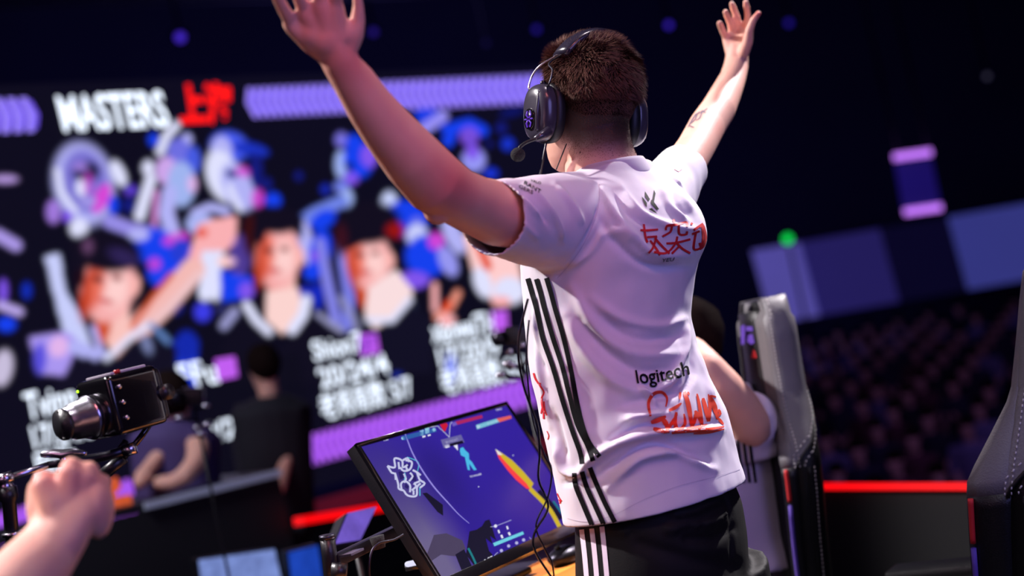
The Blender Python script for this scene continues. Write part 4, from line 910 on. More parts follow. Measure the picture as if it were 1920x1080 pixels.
hud('blade_edge', em('bladered', (250, 66, 70)), ('p', [(868, 374), (885, 420), (930, 482), (980, 540), (1040, 590), (1062, 594), (1040, 560), (960, 480), (905, 420)]), off=.0016)
hud('blade_tip', em('bladetip', (232, 226, 220)), ('p', [(864, 366), (890, 384), (905, 400), (880, 400)]), off=.0018)
hud('handle', em('gold', (206, 178, 44)), ('s', [(1060, 590), (1090, 620), (1130, 660), (1180, 720), (1240, 830)], 24))
hud('handle_shade', em('dark', (22, 14, 44)), ('s', [(1110, 600), (1180, 680), (1235, 760)], 26), off=.0009)
hud('handle_teal', em('tealdark', (24, 120, 130)), ('s', [(1190, 660), (1240, 730)], 10), off=.0016)
hud('glove', em('black', (16, 12, 40)), ('p', [(808, 770), (832, 762), (846, 800), (862, 856), (872, 880), (836, 856), (850, 900), (812, 870), (830, 940), (850, 960), (830, 1010), (760, 1040), (700, 960), (720, 830), (760, 820), (790, 800)]), ('p', [(455, 615), (480, 612), (570, 680), (572, 742), (540, 720)]), ('p', [(640, 960), (690, 930), (740, 1040), (680, 1060)]), off=.0009)
hud('sleeve_shape', em('greyviolet', (72, 62, 92)), ('p', [(520, 850), (590, 840), (680, 880), (700, 930), (640, 970), (560, 960), (500, 1000), (480, 960)]), off=.0007)
hud('strap', em('tealdark', (24, 120, 130)), ('s', [(712, 925), (740, 980), (768, 1045)], 12), off=.0016)
hud('weapon_bar', em('cyanpale', (110, 206, 226)), ('p', [(852, 896), (1020, 830), (1026, 846), (860, 914)]))
hud('hud_lines', em('hudlav', (178, 176, 224)), ('s', [(838, 804), (866, 800), (955, 766)], 3), ('s', [(818, 1022), (852, 1006), (860, 966), (880, 948)], 3), ('s', [(1056, 862), (1080, 880), (1138, 870)], 2.5), *[('p', [(a, b), (a + 34, b - 13), (a + 30, b + 2), (a + 14, b + 8)]) for a, b in ((890, 970), (940, 950), (985, 930), (1024, 905))], *[('d', q, 9) for q in ((899, 938), (940, 912), (985, 895), (1024, 878))])
hud('hud_small', em('white', (232, 232, 250)), ('t', '87', (820, 978), (848, 966), (824, 1002)), ('d', (866, 800), 9), ('d', (808, 994), 7), ('s', [(882, 822), (888, 840)], 9), ('s', [(930, 800), (936, 818)], 9), ('s', [(898, 850), (906, 868)], 11), ('s', [(940, 835), (948, 852)], 11), ('d', (771, 579), 3), ('d', (965, 402), 3))['kind'] = 'stuff'
# stand
MB().tube([mc - mn * .03, mc - mn * .09 - Z * .08, mc - mn * .11 + Z * (.78 - mc.z)], [.03, .025, .03], n=16).build('neck', BLACK, mon)
bs_ = mc - mn * .08; bs_.z = .775
MB().box(bs_, mw * .24, mw.cross(Z) * .16, Z * .014).build('base', BLACK, mon, smooth=False, bevel=.004)
# desk under it
dk = thing('gaming_desk', Vector((mc.x, mc.y, 0)), 'near desk with an orange top and dark edge trim under the tilted monitor', 'desk')
md = mw.cross(Z).normalized()                                        # toward the player
if md.dot(RT) < 0: md = -md
dc = Vector((mc.x, mc.y, .745)) - md * (.04)
ORD = mat('orange_desk_surface', (250, 150, 62), .4, noise_amt=.12, scale=8, bump=.1)
dc = dc - mw * .2
MB().box(dc, mw * 1.0, md * .56, Z * .03).build('desk_frame', BLACK, dk, smooth=False, bevel=.004)
MB().box(dc + md * .13 + Z * .018, mw * .96, md * .27, Z * .004).build('orange_top', ORD, dk, smooth=False)
MB().box(dc - md * .014 + Z * .0185, mw * .96, md * .004, Z * .005).build('orange_trim', ORD, dk, smooth=False)
for sx in (-1, 1):
    for sy in (-1, 1):
        q = dc + mw * (.46 * sx) + md * (.22 * sy); MB().box(Vector((q.x, q.y, .365)), X * .05, Y * .05, Z * .73).build('leg', BLACK, dk, smooth=False)
q = on_z(1062, 1052, .769)
ms = thing('mouse', q, 'dark mouse on the orange desk by the player\'s hip', 'mouse')
MB().ball(q + Z * .012, .055, .032, .022, mw, md, Z).build('shell', DARKM, ms); MB().tube([q + Z * .034 - mw * .03, q + Z * .034 - mw * .02], .005, n=10).build('wheel', RUB, ms)

# ------------------------------------------------------------------ bracket rig left of the monitor
rg = thing('clamp_bracket', P(680, 1060, 2.6), 'black slotted clamp bracket with a round post in front of the tilted monitor', 'bracket')
px_bar('slotted_bar', DARKM, rg, (628, 1052, 2.5), (765, 985, 2.8), .022, .02, bevel=.002)
px_bar('slot', SILV, rg, (648, 1042, 2.49), (672, 1031, 2.54), .004, .022)
px_tube(MB(), [(608, 1005, 2.5, 14), (612, 1020, 2.5, 15)], n=20)
MB().tube([P(613, 1006, 2.5), P(618, 1040, 2.5), P(628, 1150, 2.5)], [.0135, .0135, .0135], n=24).build('post', BLACK, rg)
MB().tube([P(613, 1003, 2.5), P(614, 1010, 2.5)], [.0145, .0145], n=24).build('post_cap', DARKM, rg)
MB().tube([P(622, 1070, 2.49), P(650, 1072, 2.49)], [.016, .016], n=16).build('clamp_knob', BLACK, rg)
MB().tube([P(706, 1006, 2.6), P(712, 1028, 2.6)], [.014, .011], n=12).build('cable_tie', RUB, rg)
cbl = thing('desk_cable', P(700, 1075, 2.55), 'thin dark cable hanging from the clamp bracket', 'cable')
MB().tube(smoothpts([P(756, 1002, 2.62), P(738, 1012, 2.6), P(712, 1018, 2.58), P(698, 1032, 2.57), P(692, 1060, 2.56), P(694, 1100, 2.56)]), .0022, n=8).build('cord', DARKM, cbl)
# small blurred things below the wall
def flat_screen(name, quad, d, M, label, cat, bord=.02):
    c = [P(x, y, dd) for (x, y), dd in zip(quad, d)]; n_ = (c[1] - c[0]).cross(c[3] - c[0]).normalized()
    if n_.dot(FWD) > 0: n_ = -n_
    ctr = sum(c, Vector()) / 4; t = thing(name, Vector((ctr.x, ctr.y, min(q.z for q in c))), label, cat)
    o = [ctr + (q - ctr) * (1 + bord * 3) for q in c]
    b = MB().add([q - n_ * .005 for q in o] + [q - n_ * .04 for q in o], [(0, 1, 2, 3), (4, 7, 6, 5), (0, 4, 5, 1), (1, 5, 6, 2), (2, 6, 7, 3), (3, 7, 4, 0)]); b.build('housing', BLACK, t, smooth=False)
    MB().add(c, [(0, 1, 2, 3)]).build('display', M, t, smooth=False)
    return t, n_
flat_screen('monitor', [(372, 1050), (515, 1030), (528, 1090), (380, 1110)], [5, 5.2, 5.2, 5], mat('blurred_blue_screen', (120, 140, 226), emit=.9, noise_amt=.7, scale=22), 'blurred blue and white screen at the bottom below the far desk', 'monitor')
flat_screen('monitor', [(540, 1036), (596, 1022), (606, 1090), (548, 1100)], [5, 5.1, 5.1, 5], mat('blurred_deep_blue_screen', (30, 72, 190), emit=.8, noise_amt=.5, scale=14), 'narrow deep blue screen left of the clamp bracket post', 'monitor')
flat_screen('tablet', [(652, 962), (706, 950), (676, 1012), (628, 1020)], [3.3, 3.4, 3.3, 3.2], mat('violet_lit_tablet', (122, 96, 214), emit=.75, noise_amt=.5, scale=18), 'violet lit tablet screen leaning behind the clamp bracket', 'tablet')
tb_ = [o for o in bpy.data.objects if o.name.startswith('tablet')][0]; q_ = P(660, 990, 3.34); MB().tube([q_, Vector((q_.x, q_.y + .05, .012))], .008, n=8).build('stand_pole', BLACK, tb_); MB().tube([Vector((q_.x, q_.y + .05, 0)), Vector((q_.x, q_.y + .05, .012))], .09, n=16).build('stand_foot', BLACK, tb_)
wl = thing('light_tube', P(775, 1060, 2.75), 'small white light tube under the tilted monitor', 'light')
MB().tube([P(764, 1058, 2.75), P(788, 1053, 2.75)], .0055, n=12, dome=True).build('tube', mat('white_glow', (225, 225, 255), emit=1, noise_amt=.02), wl)
MB().tube([P(760, 1066, 2.76), P(792, 1060, 2.76)], .006, n=8).build('holder', BLACK, wl)

# ------------------------------------------------------------------ far desk
fd = thing('stage_desk', Vector((P(400, 915, 6).x, P(400, 915, 6).y, 0)), 'far black desk with a pale front edge and orange side panel left of centre', 'desk')
zd = P(400, 918, 5.9).z
A = on_z(272, 949, zd); B = on_z(525, 886, zd); dv = (B - A).normalized(); bk = Vector((-dv.y, dv.x, 0))
if bk.dot(FWD) < 0: bk = -bk
A0 = A - dv * 1.5
MB().box((A + B) / 2 - Z * .0, B - A, bk * .03, Z * .028).build('pale_edge', mat('pale_grey_edge', (190, 198, 220), .5, noise_amt=.1, scale=5), fd, smooth=False)
MB().box((A0 + B) / 2 + bk * .40, B - A0, bk * .77, Z * .03).build('desktop', BLACK, fd, smooth=False)
q = (A0 + B) / 2 + bk * .03; q.z = (zd - .02) / 2
MB().box(q, B - A0, bk * .03, Z * (zd - .02)).build('front_panel', mat('near_black_panel', (7, 7, 14), .6, noise_amt=.3, scale=3), fd, smooth=False)
for q in (A0 + bk * .7, B + bk * .7): MB().box(Vector((q.x, q.y, zd / 2)), X * .05, Y * .05, Z * zd).build('leg', BLACK, fd, smooth=False)
OR2 = mat('orange_light_panel', (232, 96, 50), emit=.8, noise_amt=.3, scale=10)
px_bar('orange_strip', OR2, fd, (200, 944, 5.75), (242, 936, 5.85), .04, .03)
px_bar('orange_strip', OR2, fd, (196, 930, 5.9), (218, 905, 6.0), .05, .03)

# people in the background
def clothed(name, label, parts_skin, parts_cloth, cloth, head=None, hair=None, vox=.012, hairM=None, group=None, loc=None):
    t = thing(name, loc, label, 'person', group)
    mb = MB(); hfun = None
    if head:
        hp, yw, s_ = head; r_ = Vector((math.cos(yw), math.sin(yw), 0)); f_ = Vector((-math.sin(yw), math.cos(yw), 0))
        hfun = headmesh(mb, hp, r_, f_, Z, s_, n=20)
    for pl in parts_skin: mb.tube([q[0] for q in pl], [q[1] for q in pl], n=14, dome=True)
    hub = parts_cloth[0][1][0]
    for pl in parts_skin: mb.tube([hub, pl[0][0]], .035, n=10, dome=True)
    body_from(mb, vox, 3, t)
    if head:
        hb = MB(); hb.ball(hfun(0, -.02, .025), .090 * s_, .107 * s_, .105 * s_, r_, f_, Z, n=24, m_=16); hme = hb.mesh()
        for v in hme.vertices:
            q = v.co - hp; 
            if q.dot(f_) > .04 and q.z < .06: v.co -= f_ * .05
            v.co += Vector((noise.noise(v.co * 30), noise.noise(v.co * 31), noise.noise(v.co * 29))) * .006
        link('hair', hme, hairM or HAIRM, t); eyes(t, hfun, r_, f_, Z, s_)
    cb = MB()
    for pl in parts_cloth: cb.tube([q[0] for q in pl], [q[1] for q in pl], n=16, ell=[q[2] if len(q) > 2 else 1 for q in pl], ref=r_ if head else None)
    cm = remesh(cb.mesh(), vox, 4); link('clothing', cm, cloth, t)
    return t
# teammate seated behind the player
d = 3.45
tp = lambda x, y, dd=d: P(x, y, dd)
SH = tp(1385, 830, 3.4)
clothed('person', 'seated teammate in white striped jersey in front of the mid-ground chair', 
    [[(tp(1312, 700), .055), (tp(1330, 760), .07)], [(tp(1408, 800, 3.3), .05), (tp(1385, 765, 3.28), .052), (tp(1350, 725, 3.25), .05), (tp(1322, 690, 3.25), .044)], [(tp(1322, 690, 3.25), .044), (tp(1300, 660, 3.33), .036), (tp(1292, 650, 3.4), .03)]],
    [[(tp(1330, 740), .10, 1), (tp(1352, 800), .16, .7), (tp(1368, 900), .15, .8), (tp(1380, 1000), .15, .8), (tp(1385, 1060), .16, .9)], [(tp(1405, 800, 3.36), .085), (tp(1388, 778, 3.33), .073)], [(tp(1370, 800, 3.4), .10), (tp(1408, 810, 3.37), .09), (tp(1410, 850, 3.38), .075)]],
    mat('white_jersey_blurred', (206, 190, 214), .8, noise_amt=.04), head=(tp(1276, 648, 3.5), .9, .95), loc=Vector((tp(1360, 800).x, tp(1360, 800).y, 0)), vox=.009)
tm_obj = [o for o in bpy.data.objects if o.name.startswith('clothing')][-1]
tcst = caster(bvh_of(tm_obj.data))
for xx in (0, 11, 22): Print().stroke([(1383 + xx, 822), (1388 + xx, 860), (1394 + xx, 905)], 5, step=4).lay('side_stripe', INK, tm_obj, tcst, .004)
# dark standing person before the wall
q = lambda x, y, dd=6.6: P(x - 6, y + 48, dd + .35)
DK = mat('dark_crew_clothes', (20, 18, 30), .85, noise_amt=.2)
clothed('person', 'dark-clothed person standing between the far desk and the tilted monitor', [[(q(510, 690), .055), (q(505, 660), .05)], [(q(545, 770), .045), (q(538, 830, 6.5), .036), (q(530, 870, 6.4), .03)]],
    [[(q(512, 695), .09), (q(515, 720), .21, .6), (q(522, 800), .19, .65), (q(530, 890), .18, .65), (q(538, 960), .17, .7)], [(q(475, 712), .075), (q(462, 780), .06), (q(470, 850), .05)], [(q(552, 712), .075), (q(556, 775), .06)], [(q(522, 950), .09), (q(540, 1040), .08), (q(556, 1200), .06)], [(q(548, 950), .09), (q(566, 1040), .08), (q(580, 1200), .06)]],
    DK, head=(q(500, 640), .5, .92), loc=Vector((q(530, 900).x, q(530, 900).y, 0)), vox=.014)
# seated player behind the far desk, arm resting on the desk
q2 = lambda x, y, dd=6.2: P(x, y, dd)
clothed('person', 'blurred seated player in dark violet top resting a bare forearm on the far desk', [[(q2(330, 790), .05), (q2(332, 765), .05)], [(q2(372, 838, 6.1), .05), (q2(366, 868, 6.0), .045), (q2(345, 893, 5.95), .04), (q2(322, 905, 5.95), .036), (q2(300, 905, 5.95), .032)], [(q2(270, 890, 6), .04), (q2(262, 905, 5.95), .03)]],
    [[(q2(332, 785), .08), (q2(328, 815), .2, .6), (q2(330, 880), .19, .65), (q2(345, 990), .19, .7)], [(q2(365, 805), .075), (q2(378, 845), .065)], [(q2(290, 815), .075), (q2(272, 870), .06)]],
    mat('dark_violet_top', (74, 58, 110), .8, noise_amt=.25, scale=12), head=(q2(322, 748), .3, 1), loc=Vector((q2(330, 900).x, q2(330, 900).y, 0)), vox=.014)

# ------------------------------------------------------------------ forearm with fist at lower left
fp = thing('person', P(70, 1250, 1.8), 'person cut off by the frame raising a clenched fist at the lower left', 'person')
mb = MB()
K = [(80, 900), (132, 876), (165, 884), (188, 908)]
px_tube(mb, [(-260, 1420, 1.55, 95), (-150, 1320, 1.62, 92), (-60, 1210, 1.68, 88), (10, 1130, 1.74, 80), (58, 1072, 1.78, 70), (90, 1030, 1.81, 63), (112, 998, 1.82, 60), (126, 965, 1.83, 60), (130, 935, 1.84, 52)], n=28, ell=[1, 1, 1, 1, .95, .85, .75, .62, .5], ref=tuple(RT))
for i, (x, y) in enumerate(K):
    dd = 1.825 + .010 * i
    px_tube(mb, [(112, 1000, 1.82, 30), ((x + 118) / 2, (y + 985) / 2, dd - .004, 29), (x, y + 8, dd, 22), (x, y, dd + .01, 20)], n=14, dome=True)
    px_tube(mb, [(x, y + 3, dd + .01, 20), (x + 2, y - 2 , dd + .05, 19), (x + 4, y + 26, dd + .07, 17), (x + 4, y + 50, dd + .05, 15)], n=14, dome=True)
mb.ball(P(185, 955, 1.85), .020, .040, .028, RT, UP, FWD)
px_tube(mb, [(90, 1000, 1.83, 28), (72, 955, 1.84, 24), (70, 918, 1.85, 20), (92, 900, 1.88, 16), (118, 898, 1.91, 14)], n=14, dome=True)
fist, _ = body_from(mb, .004, 5, fp, fn=skin_fn(red=[(P(100, 890, 1.83), .05, .6), (P(180, 900, 1.85), .06, .3)]))
slv = MB(); px_tube(slv, [(-160, 1330, 1.62, 130), (-270, 1440, 1.55, 150), (-360, 1560, 1.5, 160)], n=24); slv.build('sleeve', CLOTHB, fp)

# ------------------------------------------------------------------ compact camera on the bracket, left
cmr = thing('action_camera', P(205, 830, 2.42), 'small black box camera with silver zoom lens mounted on an arm above the fist', 'camera')
Dv = V(.063, .016, .08); Hv = V(.0235, -.098, .0); Hv -= Dv * (Hv.dot(Dv) / Dv.dot(Dv)); Wv = Hv.cross(Dv); Wv = Wv.normalized() * .100
if Wv.dot(RT) < 0: Wv = -Wv
c_f = P(181, 768, 2.36)
MB().box(c_f + Dv * .5, Wv * .96, Hv * 1.0, Dv).build('body', GLOSS, cmr, smooth=False, bevel=.012, seg=4)
MB().box(c_f + Dv * .52 - Hv * .515, Wv * .72, Hv * .05, Dv * .7).build('top_plate', mat('pale_satin_metal', (190, 184, 200), .45, .2, noise_amt=.1), cmr, smooth=False, bevel=.002)
Lx = -Dv.normalized(); lo = c_f - Wv * .08 + Hv * .10
MB().tube([lo, lo + Lx * .018, lo + Lx * .019, lo + Lx * .045, lo + Lx * .046, lo + Lx * .062], [.036, .036, .033, .030, .027, .025], n=32).build('lens_barrel', SILV, cmr)
MB().tube([lo + Lx * .010, lo + Lx * .014], [.0375, .0375], n=32).build('lens_ring', DARKM, cmr)
MB().tube([lo + Lx * .0595, lo + Lx * .066, lo + Lx * .0665, lo + Lx * .060], [.0262, .0258, .021, .020], n=32).build('lens_rim', BLACK, cmr)
MB().ball(lo + Lx * .060, .019, .019, .006, Wv.normalized(), Hv.normalized(), Lx).build('front_glass', mat('lens_glass', (8, 8, 14), .05, coat=1, noise_amt=.05), cmr)
sidef = c_f + Wv * .49 + Dv * .18
for k in (-.28, -.02, .24):
    q = sidef + Hv * k; MB().tube([q, q + Wv.normalized() * .004], [.0042, .0036], n=14).build('screw', SILV, cmr)
q = c_f + Wv * .36 - Hv * .50 + Dv * .3; MB().tube([q, q - Hv.normalized() * .006], [.006, .005], n=14).build('record_button', mat('red_button', (180, 30, 30), .4, noise_amt=.1), cmr)
q = c_f - Wv * .40 - Hv * .36; MB().ball(q, .0024, .0024, .0024).build('status_light', mat('green_led', (170, 255, 40), emit=3), cmr)
MB().tube([c_f + Dv * 1.05 + Wv * .2, c_f + Dv * 1.05 + Wv * .55], .014, n=16).build('rear_grip', BLACK, cmr)
MB().box(c_f + Dv * .95 + Wv * .05, Wv * .85, Hv * .9, Dv * .25).build('rear_housing', BLACK, cmr, smooth=False, bevel=.014, seg=3)
MB().tube(smoothpts([P(290, 745, 2.45), P(300, 752, 2.45), P(298, 768, 2.45), P(283, 775, 2.45)]), .006, n=10).build('strap_lug', DARKM, cmr)
arm = thing('mounting_arm', P(14, 1000, 2.35), 'silver and black mounting arm holding the small camera behind the fist', 'arm')
MB().tube([P(-30, 908, 2.33), P(30, 892, 2.34), P(90, 872, 2.36)], .0058, n=14).build('rod', SILV, arm)
MB().tube([P(-4, 902, 2.33), P(24, 893, 2.34)], .0098, n=18).build('rod_collar', SILV, arm)
MB().tube([P(90, 872, 2.36), P(130, 866, 2.38), P(163, 862, 2.4), P(200, 855, 2.4), P(240, 843, 2.4)], [.006, .007, .0085, .008, .0085], n=14).build('rear_rod', DARKM, arm)
MB().tube([P(232, 846, 2.4), P(254, 839, 2.4)], .0105, n=18).build('end_nut', SILV, arm)
w_ = MB().tube([P(82, 852, 2.36), P(100, 850, 2.36), P(118, 852, 2.36), P(138, 848, 2.36), P(158, 850, 2.36)], [.006, .0075, .009, .0075, .005], n=14, dome=True); w_.build('wing_nut', SILV, arm)
MB().tube([P(118, 853, 2.36), P(122, 870, 2.36)], .007, n=12).build('nut_stem', SILV, arm)
MB().tube([P(225, 843, 2.41), P(236, 828, 2.42)], .006, n=10).build('mount_stem', DARKM, arm)
MB().tube([P(186, 896, 2.42), P(232, 858, 2.42)], .0105, n=14).build('friction_tube', BLACK, arm)
MB().tube(smoothpts([P(232, 858, 2.42), P(262, 822, 2.42), P(280, 796, 2.43)]), .0055, n=10).build('friction_rod', GLOSS, arm)
MB().tube([P(8, 900, 2.34), P(14, 920, 2.34)], [.009, .014], n=16).build('socket', SILV, arm)
MB().tube([P(12, 914, 2.34), P(16, 935, 2.34), P(17, 940, 2.34), P(22, 1000, 2.35), P(60, 1300, 2.4)], [.0165, .016, .0115, .0115, .0115], n=18).build('post', BLACK, arm)
MB().tube([P(23, 998, 2.35), P(24, 1004, 2.35)], [.0175, .0165], n=20).build('post_ring', SILV, arm)

# ------------------------------------------------------------------ blurred rigs
def rig(x, y, d, h, label, n=5, seed=1, sc=1):
    r = random.Random(seed); t = thing('camera_stand', P(x + h * .22, y + h, d), label, 'stand')
    s_ = d / F
    q0 = P(x, y, d); MB().tube([q0, Vector((q0.x, q0.y, 0.02))], 3 * s_ * sc, n=12).build('pole', BLACK, t); MB().tube([Vector((q0.x, q0.y, 0.0)), Vector((q0.x, q0.y, 0.02))], .11, n=20).build('foot', BLACK, t)
    MB().box(P(x, y - 10, d), RT * 44 * s_ * sc, UP * 34 * s_ * sc, FWD * .05).build('head', BLACK, t, smooth=False, bevel=.004)
    MB().tube([P(x - 22, y - 8, d - .03), P(x - 40, y - 2, d - .05)], 12 * s_ * sc, n=16).build('lens', DARKM, t)
    for i in range(n):
        a = x + r.uniform(-30, 34) * sc; b = y + r.uniform(8, 80) * sc
        MB().tube([P(x + (b - y) * .2, b, d), P(a, b - 4, d - .02)], 3.5 * s_, n=8).build('bracket', DARKM, t)
        MB().tube([P(a - 4, b - 4, d - .03), P(a + 4, b - 6, d - .03)], 6 * s_ * sc, n=12, dome=True).build('knob', SILV, t)
    return t
rig(968, 640, 3.9, 330, 'black camera stand with shiny knobs just left of the player\'s jersey', 7, 3)
rig(362, 752, 4.6, 180, 'blurred camera stand with round knobs above the far desk', 6, 5, .9)

# ------------------------------------------------------------------ chairs
GREYL = mat('grey_leatherette', (104, 100, 104), .5, noise_amt=.15, scale=25, bump=.5, bscale=350)
BLKL = mat('black_leatherette', (12, 11, 15), .42, noise_amt=.2, scale=20, bump=.5, bscale=350)
REDF = mat('red_fabric_trim', (196, 32, 36), .7, noise_amt=.1)
VIOF = mat('violet_fabric_trim', (96, 70, 168), .7, noise_amt=.3, scale=60)
STI = mat('pale_stitching', (196, 190, 190), .7, noise_amt=.05)
def chair(label, base, f_, rec, zseat=.5, zt=1.25, hi=1.0, dk=1.0):
    f_ = Vector(f_).normalized(); u_ = Vector((-f_.y, f_.x, 0))
    t = thing('gaming_chair', Vector((base.x, base.y, 0)), label, 'chair')
    T = zt - zseat; sc_ = T / .81
    HW = [(0, .20), (.08, .205), (.20, .225), (.32, .258), (.40, .272), (.44, .258), (.50, .222), (.56, .192), (.64, .178), (.72, .172), (.78, .155), (.81, .12)]
    zz_ = np.linspace(0, T, 34)
    def sec(h): return float(np.interp(h / sc_, [a for a, b in HW], [b for a, b in HW])) * hi
    def dep(h): return float(np.interp(h / sc_, [0, .3, .42, .55, .81], [.10, .11, .115, .06, .05])) * dk
    def pt(u, f, h):
        if f < 0: f *= dk
        return Vector((base.x, base.y, zseat)) + u_ * u + f_ * (f - rec * h) + Z * h
    PR = [(-.99, .045), (-1.0, .0), (-.96, -.03), (-.85, -.05), (-.7, -.06), (-.5, -.066), (-.3, -.07), (-.1, -.071)]
    shell = MB(); R = []
    for h in zz_:
        w_ = sec(h); k = 1 if h < zz_[-3] else .8
        R.append([pt(w_ * a, b * k, h) for a, b in PR + [(-a, b) for a, b in PR[::-1]] + [(.6, .02), (0, .01), (-.6, .02)]])
    shell.rings(R).build('back_shell', BLKL, t)
    for sd in (-1, 1):
        R = []
        for h in zz_:
            w_ = sec(h); k = 1 - .35 * (h > zz_[-3]); e = dep(h)
            R.append([pt(w_ * a * sd, b * k, h) for a, b in [(.995, .035), (1.02, .045), (1.01, e * .8), (.94, e), (.82, e * .92), (.68, .055), (.62, .02), (.80, .0)]])
        nlow = next(i for i, h in enumerate(zz_) if h > .40 * sc_)
        wg = MB().rings(R[nlow - 1:]).build('shoulder_wing', GREYL, t)
        MB().rings(R[:nlow]).build('lumbar_wing', BLKL, t)
        # grey cover wrapping the shoulder round to the back above a diagonal seam
        def prof(a_):                                 # a_ 0..7 along the profile
            i_ = min(6, int(a_)); f = a_ - i_; return (PR[i_][0] * (1 - f) + PR[i_ + 1][0] * f, PR[i_][1] * (1 - f) + PR[i_ + 1][1] * f)
        H2_ = np.linspace(.385 * sc_, T, 30); lim = lambda h: 7 * max(.05, min(1, (h / sc_ - .385) / .24)) ** 1.25
        cv = MB(); NP = 12
        def cpnt(a_, h, o=.004):
            a, b = prof(a_); k = 1 if h < zz_[-3] else .8; w_ = sec(h) + o; return pt(-w_ * a * sd, (b - o * 1.1 if a_ > 1 else b) * k, h + (o if h > zz_[-2] else 0))
        cv.v = [cpnt(lim(h) * i / NP, h) for h in H2_ for i in range(NP + 1)]
        cv.f = [(r * (NP + 1) + i, r * (NP + 1) + i + 1, (r + 1) * (NP + 1) + i + 1, (r + 1) * (NP + 1) + i) for r in range(29) for i in range(NP)]
        co_ = cv.build('shoulder_cover', GREYL, t); so2 = co_.modifiers.new('thick', 'SOLIDIFY'); so2.thickness = .003; so2.offset = 0
        edge = [cpnt(lim(h), h, .006) for h in H2_]; MB().tube(edge, .0035, n=8).build('welt', BLKL, co_)
        low = [pt((sec(h) + .004) * sd, .01, h) for h in np.linspace(.02, .385 * sc_, 24)]; MB().tube(low, .0035, n=8).build('welt', BLKL, co_)
        st = MB()
        def dash(L):
            for i in range(0, len(L) - 1, 2): st.tube([L[i], L[i] + (L[i + 1] - L[i]) * .9], .0013, n=5)
        hh = np.linspace(.39 * sc_, T * .99, 90)
        dash([cpnt(max(.05, lim(h) - .55), h, .008) for h in hh]); dash([cpnt(min(7, lim(h) + .4), h, .007) for h in hh[:60]]); dash([cpnt(.3, h, .008) for h in hh])
        dash([pt((sec(h) + .005) * sd, -.004, h) for h in np.linspace(.02, .385 * sc_, 70)])
        st.build('stitching', STI, co_)['kind'] = 'stuff'
        for a, b, M in ((.31, .39, REDF), (.0, .30, VIOF)):
            pts = [pt((sec(h * sc_) * 1.005) * sd, dep(h * sc_) * .9, h * sc_) for h in np.linspace(a, b, 10)]; MB().tube(pts, .005, n=10).build('wing_trim', M, t)
    R = []
    for h in zz_[1:-1]:
        w_ = sec(h) * .68; R.append([pt(w_ * a, b, h) for a, b in [(-1, .03), (-.9, .052), (0, .06), (.9, .052), (1, .03), (.9, .01), (0, .0), (-.9, .01)]])
    fp_ = MB().rings(R).build('front_panel', BLKL, t)
    s = Vector((base.x, base.y, zseat - .05)) + f_ * .26
    MB().box(s, u_ * .5, f_ * .52, Z * .1).build('seat', BLKL, t, smooth=False, bevel=.03, seg=4)
    for sd in (-1, 1):
        a_ = s + u_ * (.31 * sd); ar = MB(); ar.box(a_ + Z * .19, u_ * .09, f_ * .25, Z * .025); ar.build('armrest', BLKL, t, smooth=False, bevel=.01)
        MB().tube([a_ + Z * .18, a_ + Z * .0, a_ - u_ * .08 * sd - Z * .03], .018, n=10).build('armrest_post', DARKM, t)
        q = Vector((base.x, base.y, zseat - .01)) + u_ * (.24 * sd) + f_ * .0; MB().tube([q - u_ * .025, q + u_ * .025], .032, n=20).build('recline_hinge', BLKL, t)
    gp = Vector((s.x, s.y, 0))
    MB().tube([gp + Z * .09, gp + Z * .40], .028, n=14).build('gas_lift', SILV, t)
    for k in range(5):
        a = 2 * math.pi * k / 5; dr = Vector((math.cos(a), math.sin(a), 0)); lg = MB().tube([gp + Z * .12, gp + dr * .30 + Z * .075], [.03, .02], n=10).build('base_leg', BLACK, t)
        MB().tube([gp + dr * .30 - dr.cross(Z) * .025 + Z * .03, gp + dr * .30 + dr.cross(Z) * .025 + Z * .03], .03, n=14).build('caster', RUB, lg)
    return t, pt, u_, f_, sec, fp_
Aq = P(1808, 860, 2.45)
fN = Vector((-.848, .53, 0)); uN = Vector((-fN.y, fN.x, 0))
sgn = -1 if uN.x > 0 else 1
rec = .25; ZS = .44
hN = .40 * (1.235 - ZS) / .81
bN = Aq + uN * (-sgn * .272) - fN * (.10 - rec * hN)
bN.z = 0
chair('black and grey leather gaming chair cut by the right edge of the picture', bN, fN, rec, zseat=ZS, zt=1.235)
dM = 3.45
fM = Vector((-.995, -.09, 0)).normalized(); bM = P(1435, 760, dM); bM = Vector((bM.x, bM.y, 0)) + Vector((-.005, 0, 0))
tM, ptM, uM, fMM, secM, fpM = chair('grey-edged gaming chair with violet mark on its headrest behind the player', bM, fM, .08, zseat=.48, zt=1.225, hi=.80, dk=.62)
mk = caster(bvh_of(fpM.data))
Print().poly([(1390, 612), (1397, 608), (1398, 620), (1397, 645), (1391, 646)]).poly([(1400, 612), (1412, 612), (1413, 621), (1400, 620)]).poly([(1404, 628), (1412, 626), (1416, 642), (1410, 646), (1402, 640)]).lay('headrest_mark', mat('violet_embroidery', (150, 100, 250), .5, emit=.5, noise_amt=.05), fpM, mk, .003, maxlen=6)
Print().poly([(1410, 668), (1414, 655), (1418, 662), (1420, 671), (1411, 672)]).lay('red_emblem', REDF, fpM, mk, .003, maxlen=6)
